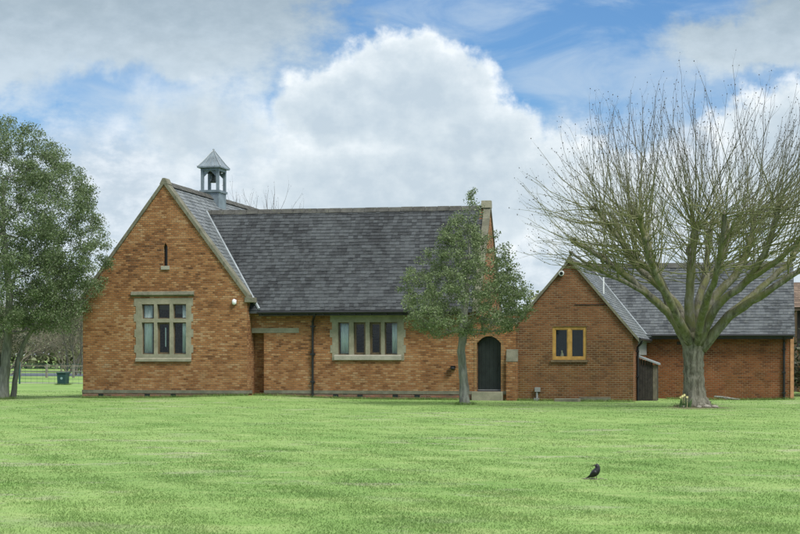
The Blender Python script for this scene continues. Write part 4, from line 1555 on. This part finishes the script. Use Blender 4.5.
# bare tree far behind the bell turret
bt2 = [lp([(0, 3.0, 0), (dx * .4, 5.5, dy * .4), (dx, 8.0, dy)], .16, .05) for dx, dy in ((-2, .5), (-.8, -1), (.3, .8), (1.2, -.6), (2.2, .3))]
bare_tree('bare_tree', 'distant bare tree whose twigs show behind the bell turret', (-26.9, 92, 0), bt2, ((0, 0, 6.4), 3.6, 3.2, 4.9), 90, 15,
          [((0, 0, -.2), .4), ((0, 0, 1), .3), ((0, 0, 3.2), .24), ((.05, 0, 4.5), .1)], .02, 6, knuckles=False)

# thicket at the far left: each shrub its own object, copies share meshes
def thicket(seed, h, w, mat, nl, name, label, cat, group, loc):
    g = np.random.default_rng(seed)
    root = empty(name, loc, label, cat, group)
    P0, P1, R0, R1 = [], [], [], []
    tips = []

    def br(s, d, L, r, dep):
        n = 4
        p = s
        for k in range(n):
            d2 = d + g.normal(0, .16, 3)
            d2[2] += .05
            d2 /= np.linalg.norm(d2)
            q = p + d2 * L / n
            P0.append(p); P1.append(q); R0.append(r * (1 - k * .17)); R1.append(r * (1 - (k + 1) * .17))
            p, d = q, d2
            if dep < 3 and (k > 0 or dep > 0):
                for _ in range(2 if dep < 2 else 1):
                    nd = d + g.normal(0, .55, 3)
                    nd[2] = abs(nd[2]) * .7 + .1
                    nd /= np.linalg.norm(nd)
                    br(p, nd, L * g.uniform(.45, .7), r * .5, dep + 1)
        tips.append(p)
    for i in range(7):
        a = g.uniform(0, 6.28)
        d = np.array([math.cos(a) * w / h, math.sin(a) * w / h, 1.0])
        d /= np.linalg.norm(d)
        br(np.array([g.normal(0, w * .2), g.normal(0, w * .2), -.1]), d, h * g.uniform(.6, .8), .07, 0)
    V, F = edge_tubes(P0, P1, R0, R1, 4)
    V[:, 2] = np.maximum(V[:, 2], -.2)
    np_object('stems', V, F, M_BARK_BG, root, local=True)
    T = np.array(tips)
    pos = T[g.integers(0, len(T), nl)] + g.normal(0, .3, (nl, 3))
    pos[:, 2] = np.maximum(pos[:, 2], .05)
    V, F = leaf_quads(pos, .13, g, .6)
    np_object('crown', V, F, mat, root, local=True)
    return root


def copy_tree(o, parent=None):
    c = o.copy()
    COL.objects.link(c)
    c.parent = parent
    for ch in o.children:
        copy_tree(ch, c)
    return c


GT = 'tangled olive shrubs of the far left thicket'
LT_ = 'tangled olive green shrub of the thicket beyond the far left field'
protos = [thicket(40 + i, hh_, w_, M_LEAF_BROWN, 4200, 'thicket_shrub', LT_, 'shrub', GT, (0, 0, 0)) for i, (hh_, w_) in enumerate(((5.2, 3.0), (4.4, 3.2), (6.0, 2.8)))]
spots = []
gr = np.random.default_rng(77)
for k in range(30):
    spots.append((-78 + k * 1.55 + gr.uniform(-.8, .8), 124 + gr.uniform(-6, 14) + (2 if k % 2 else 12)))
used = set()
for k, (x, y) in enumerate(spots):
    pr_ = protos[k % 3]
    o = pr_ if (k % 3) not in used else copy_tree(pr_)
    used.add(k % 3)
    o.location = (x, y, 0)
    o.rotation_euler = (0, 0, gr.uniform(0, 6.28))
    s_ = gr.uniform(.8, 1.15)
    o.scale = (s_, s_, s_)
thicket(61, 3.6, 1.6, M_LEAF_DARK, 5200, 'ivy_shrub', 'dark ivy covered shrub standing before the thicket at the far left', 'shrub', None, (-50.5, 108.5, 0))
thicket(62, 2.0, 1.2, M_LEAF_DARK, 3200, 'garden_shrub', 'small green shrub by the barn at the right edge', 'shrub', None, (3.2, 71.5, -.1))

# far wood along the horizon, one mass
g = np.random.default_rng(90)
nl = 60000
fx = g.uniform(-140, 90, nl)
prof = 5.2 + 1.6 * np.sin(fx * .21) + 1.1 * np.sin(fx * .57 + 1) + .6 * np.sin(fx * 1.4)
fz = np.abs(g.random(nl) ** .8 * prof)
fy = 185 + g.normal(0, 4, nl) + 3 * np.sin(fx * .3)
V, F = leaf_quads(np.stack([fx, fy, fz], 1), .75, g, .7)
tag(np_object('far_wood', V, F, M_LEAF_BROWN, local=True), 'far haze-paled line of brown green woodland on the horizon', 'woodland', kind='stuff')

# ------------------------------------------------------------------ small things on the ground
# daffodils by the bare tree
df = empty('daffodil_clump', (-1.72, 51.5, on(-1.72, 51.5)), 'clump of yellow daffodils at the foot of the bare tree', 'flowers')
M_DAFL = leaf_mat('daffodil_leaf', (0.05, 0.10, 0.03), (0.08, 0.15, 0.045), (0.12, 0.19, 0.07))
M_YEL = plain('daffodil_yellow', (0.74, 0.68, 0.34), .6, .15)
r2 = random.Random(4)
lf = MB()
bxx, byy, bzz = -1.75, 51.50, on(-1.75, 51.5)
for i in range(46):
    x, y = bxx + r2.uniform(-.17, .17), byy + r2.uniform(-.12, .12)
    h = r2.uniform(.15, .30)
    lx_, ly_ = r2.uniform(-.1, .1), r2.uniform(-.08, .08)
    lf.add([(x - .010, y, bzz - .02), (x + .010, y, bzz - .02), (x + lx_ * .4 + .009, y + ly_ * .4, bzz + h * .6), (x + lx_ * .4 - .009, y + ly_ * .4, bzz + h * .6), (x + lx_, y + ly_, bzz + h)],
           [(0, 1, 2, 3), (3, 2, 4)])
lf.build('leaves', M_DAFL, df)
for i, (x, y, h) in enumerate(((-.02, 0, .36), (-.13, .02, .29), (.06, -.05, .30), (-.07, -.06, .33))):
    fl_ = MB()
    cx, cy, cz = bxx + x, byy + y, bzz + h
    for k in range(6):
        a = k * math.pi / 3
        fl_.quad((cx, cy, cz), (cx + .03 * math.cos(a - .4), cy - .01, cz + .03 * math.sin(a - .4)), (cx + .048 * math.cos(a), cy - .02, cz + .048 * math.sin(a)), (cx + .03 * math.cos(a + .4), cy - .01, cz + .03 * math.sin(a + .4)))
    fl_.tube([(cx, cy - .002, cz), (cx, cy - .05, cz)], [.018, .026], 8)
    fl_.tube([(cx, cy + .01, cz), (cx, cy + .01, bzz)], .006, 5)
    fl_.build('flower', M_YEL, df)

# stones round the bare trunk
M_ROCK = stone_mat('pale_rubble', (0.24, 0.22, 0.18), (0.36, 0.33, 0.27), (0.2, 0.2, 0.15))
stone_spots = [(.42, -.46, .085, 'flat pale stone at the right foot of the bare tree, nearest the trunk'),
               (.66, -.34, .070, 'pale stone at the right foot of the bare tree, farthest from the trunk'),
               (.20, -.60, .060, 'small pale stone in front of the bare tree trunk'),
               (-.30, -.58, .055, 'small pale stone between the daffodils and the bare trunk')]
for i, (dx_, dy_, rr0, lab) in enumerate(stone_spots):
    x, y = bb[0] + dx_, bb[1] + dy_
    z = on(x, y)
    sb = MB().ball((x, y, z + rr0 * .25), (rr0 * 1.5, rr0 * 1.1, rr0 * .7), 9, 6)
    r3 = random.Random(i)
    sb.v = [(p[0] + r3.uniform(-.012, .012), p[1] + r3.uniform(-.012, .012), p[2] + r3.uniform(-.008, .008)) for p in sb.v]
    tag(sb.build('stone', M_ROCK, origin=(x, y, z)), lab, 'stone', 'stones at the foot of the bare tree')

# fallen branch by the annex wall
x, y = -.75, 66.2
z = on(x, y)
fbm = MB()
fbm.tube([(x - .40, y, z + .16), (x - .1, y + .05, z + .13), (x + .25, y, z + .08), (x + .55, y + .1, z + .05)], [.03, .045, .04, .02], 8)
fbm.tube([(x - .1, y + .05, z + .13), (x + .1, y - .25, z + .05)], [.025, .012], 6)
tag(fbm.build('fallen_branch', M_BARK_GREY, origin=(x, y, z)), 'fallen branch lying on the grass by the long annex wall', 'branch')

# stone slab by the annex gable
x, y = -6.1, 59.55
z = on(x, y)
tag(MB().prism([(x - .45, y - .14), (x + .40, y - .16), (x + .46, y + .14), (x - .40, y + .17)], 'z', z - .03, z + .11).build('stone_slab', M_STONE_D, origin=(x, y, z), bevel=.02), 'flat dark stone slab on the grass below the oak framed window', 'slab')
# ornament on the window sill
ox_, oy_, oz_ = -6.33, AY + .17, awin[2] + .16
orn = MB()
orn.lathe(ox_, oy_, [(.0, oz_), (.055, oz_), (.06, oz_ + .05), (.045, oz_ + .12), (.028, oz_ + .16), (.0, oz_ + .165)], 10)
orn.ball((ox_ - .01, oy_ - .01, oz_ + .19), (.036, .034, .034), 10, 7)
for sx in (-1, 1):
    orn.prism([(ox_ - .01 + sx * .03, oz_ + .205), (ox_ - .01 + sx * .008, oz_ + .215), (ox_ - .01 + sx * .026, oz_ + .245)][::sx], 'y', oy_ - .02, oy_)
tag(orn.build('ornament', plain('cream_ceramic', (0.62, 0.52, 0.32), .4, .15), origin=(ox_, oy_, oz_)), 'cream cat shaped ornament behind the oak framed window', 'ornament')
MB_shelf = MB().box(awin[0] + .005, awin[1] - .005, AY + .121, AY + .32, awin[2] + .13, awin[2] + .158).build('inner_sill', M_WHITE, owin)

# ------------------------------------------------------------------ blackbird
bx_, by_ = -1.90, 22.0
bz0 = on(bx_, by_)
bird = empty('blackbird', (bx_, by_, bz0), 'small black bird standing alone on the open lawn', 'bird')
M_FEATH = plain('black_feathers', (0.012, 0.012, 0.014), .5, .4, 30)
M_BEAK = plain('dark_beak', (0.05, 0.04, 0.02), .4, .2, 10)
M_LEG = plain('brown_leg', (0.06, 0.04, 0.03), .6, .2, 10)


def loft(secs, seg=16):
    """sections: centre, half width (across y), half height, tilt axis = path direction"""
    pts = [Vector(s[0]) for s in secs]
    v, f = [], []
    for i, (c, a, h) in enumerate(secs):
        d = (pts[min(i + 1, len(pts) - 1)] - pts[max(i - 1, 0)]).normalized()
        s = Vector((0, -1, 0))
        s = (s - d * s.dot(d)).normalized()
        q = s.cross(d).normalized()
        for k in range(seg):
            t_ = 2 * math.pi * k / seg
            v.append(pts[i] + s * (a * math.cos(t_)) + q * (h * math.sin(t_)))
    for i in range(len(secs) - 1):
        for k in range(seg):
            a, c = i * seg + k, i * seg + (k + 1) % seg
            f.append((a, c, c + seg, a + seg))
    f.append(tuple(range(seg - 1, -1, -1)))
    f.append(tuple(range((len(secs) - 1) * seg, len(secs) * seg)))
    return v, f


def B(x, y, z): return (bx_ + x * 1.22, by_ + y * 1.22, bz0 + z * 1.12)


bm_ = MB()
bm_.add(*loft([(B(-.098, .035, .012), .014, .004), (B(-.075, .027, .022), .016, .006), (B(-.050, .018, .035), .024, .018), (B(-.030, .010, .050), .040, .034),
               (B(-.010, .004, .066), .050, .046), (B(.010, 0, .084), .053, .050), (B(.024, -.003, .104), .048, .045), (B(.031, -.004, .124), .038, .037),
               (B(.031, -.005, .140), .031, .031), (B(.027, -.005, .155), .030, .030), (B(.022, -.005, .168), .026, .026), (B(.018, -.005, .178), .016, .016), (B(.017, -.005, .182), .004, .004)]))
body = bm_.build('body', M_FEATH, bird, smooth=True)
sd = body.modifiers.new('smooth', 'SUBSURF')
sd.levels = sd.render_levels = 2
bk = MB()
bk.add(*loft([(B(.008, -.006, .163), .010, .010), (B(-.006, -.007, .162), .008, .007), (B(-.024, -.009, .159), .002, .002)], 8))
bk.build('beak', M_BEAK, bird, smooth=True)
for sy in (-1, 1):
    MB().ball(B(.012, -.005 + sy * .026, .167), .004, 8, 6).build('eye', M_BEAK, bird, smooth=True)
    wg = MB()
    wg.add(*loft([(B(.020, sy * .040 - .003, .100), .006, .016), (B(.002, sy * .046, .082), .008, .028), (B(-.025, sy * .036 + .008, .058), .006, .024), (B(-.058, sy * .016 + .02, .034), .003, .012), (B(-.080, sy * .008 + .027, .024), .002, .004)], 10))
    wg.build('wing', M_FEATH, bird, smooth=True)
    lg = MB()
    x0, y0 = (.004 + sy * .010), sy * .018
    lg.tube([B(x0 - .006, y0, .050), B(x0 + .006, y0, .026), B(x0, y0, .002)], [.007, .0035, .003], 7)
    for a in (-.5, 0, .5, math.pi):
        lg.tube([B(x0, y0, .004), B(x0 + .022 * math.cos(a), y0 + .022 * math.sin(a), .003)], [.0028, .0018], 5)
    lg.build('leg', M_LEG, bird, smooth=True)
# bare earth and clippings where the bird stands
dbm = MB()
r4 = random.Random(9)
for i in range(26):
    x, y = bx_ + r4.uniform(-.14, .14), by_ + r4.uniform(-.10, .10)
    dbm.tube([(x, y, on(x, y) + .006), (x + r4.uniform(-.06, .06), y + r4.uniform(-.03, .03), on(x, y) + r4.uniform(.006, .02))], .004, 4)
tag(dbm.build('grass_clippings', M_BARK_BG, origin=(bx_, by_, bz0)), 'dry brown clippings on the lawn round the bird', 'clippings', kind='stuff')
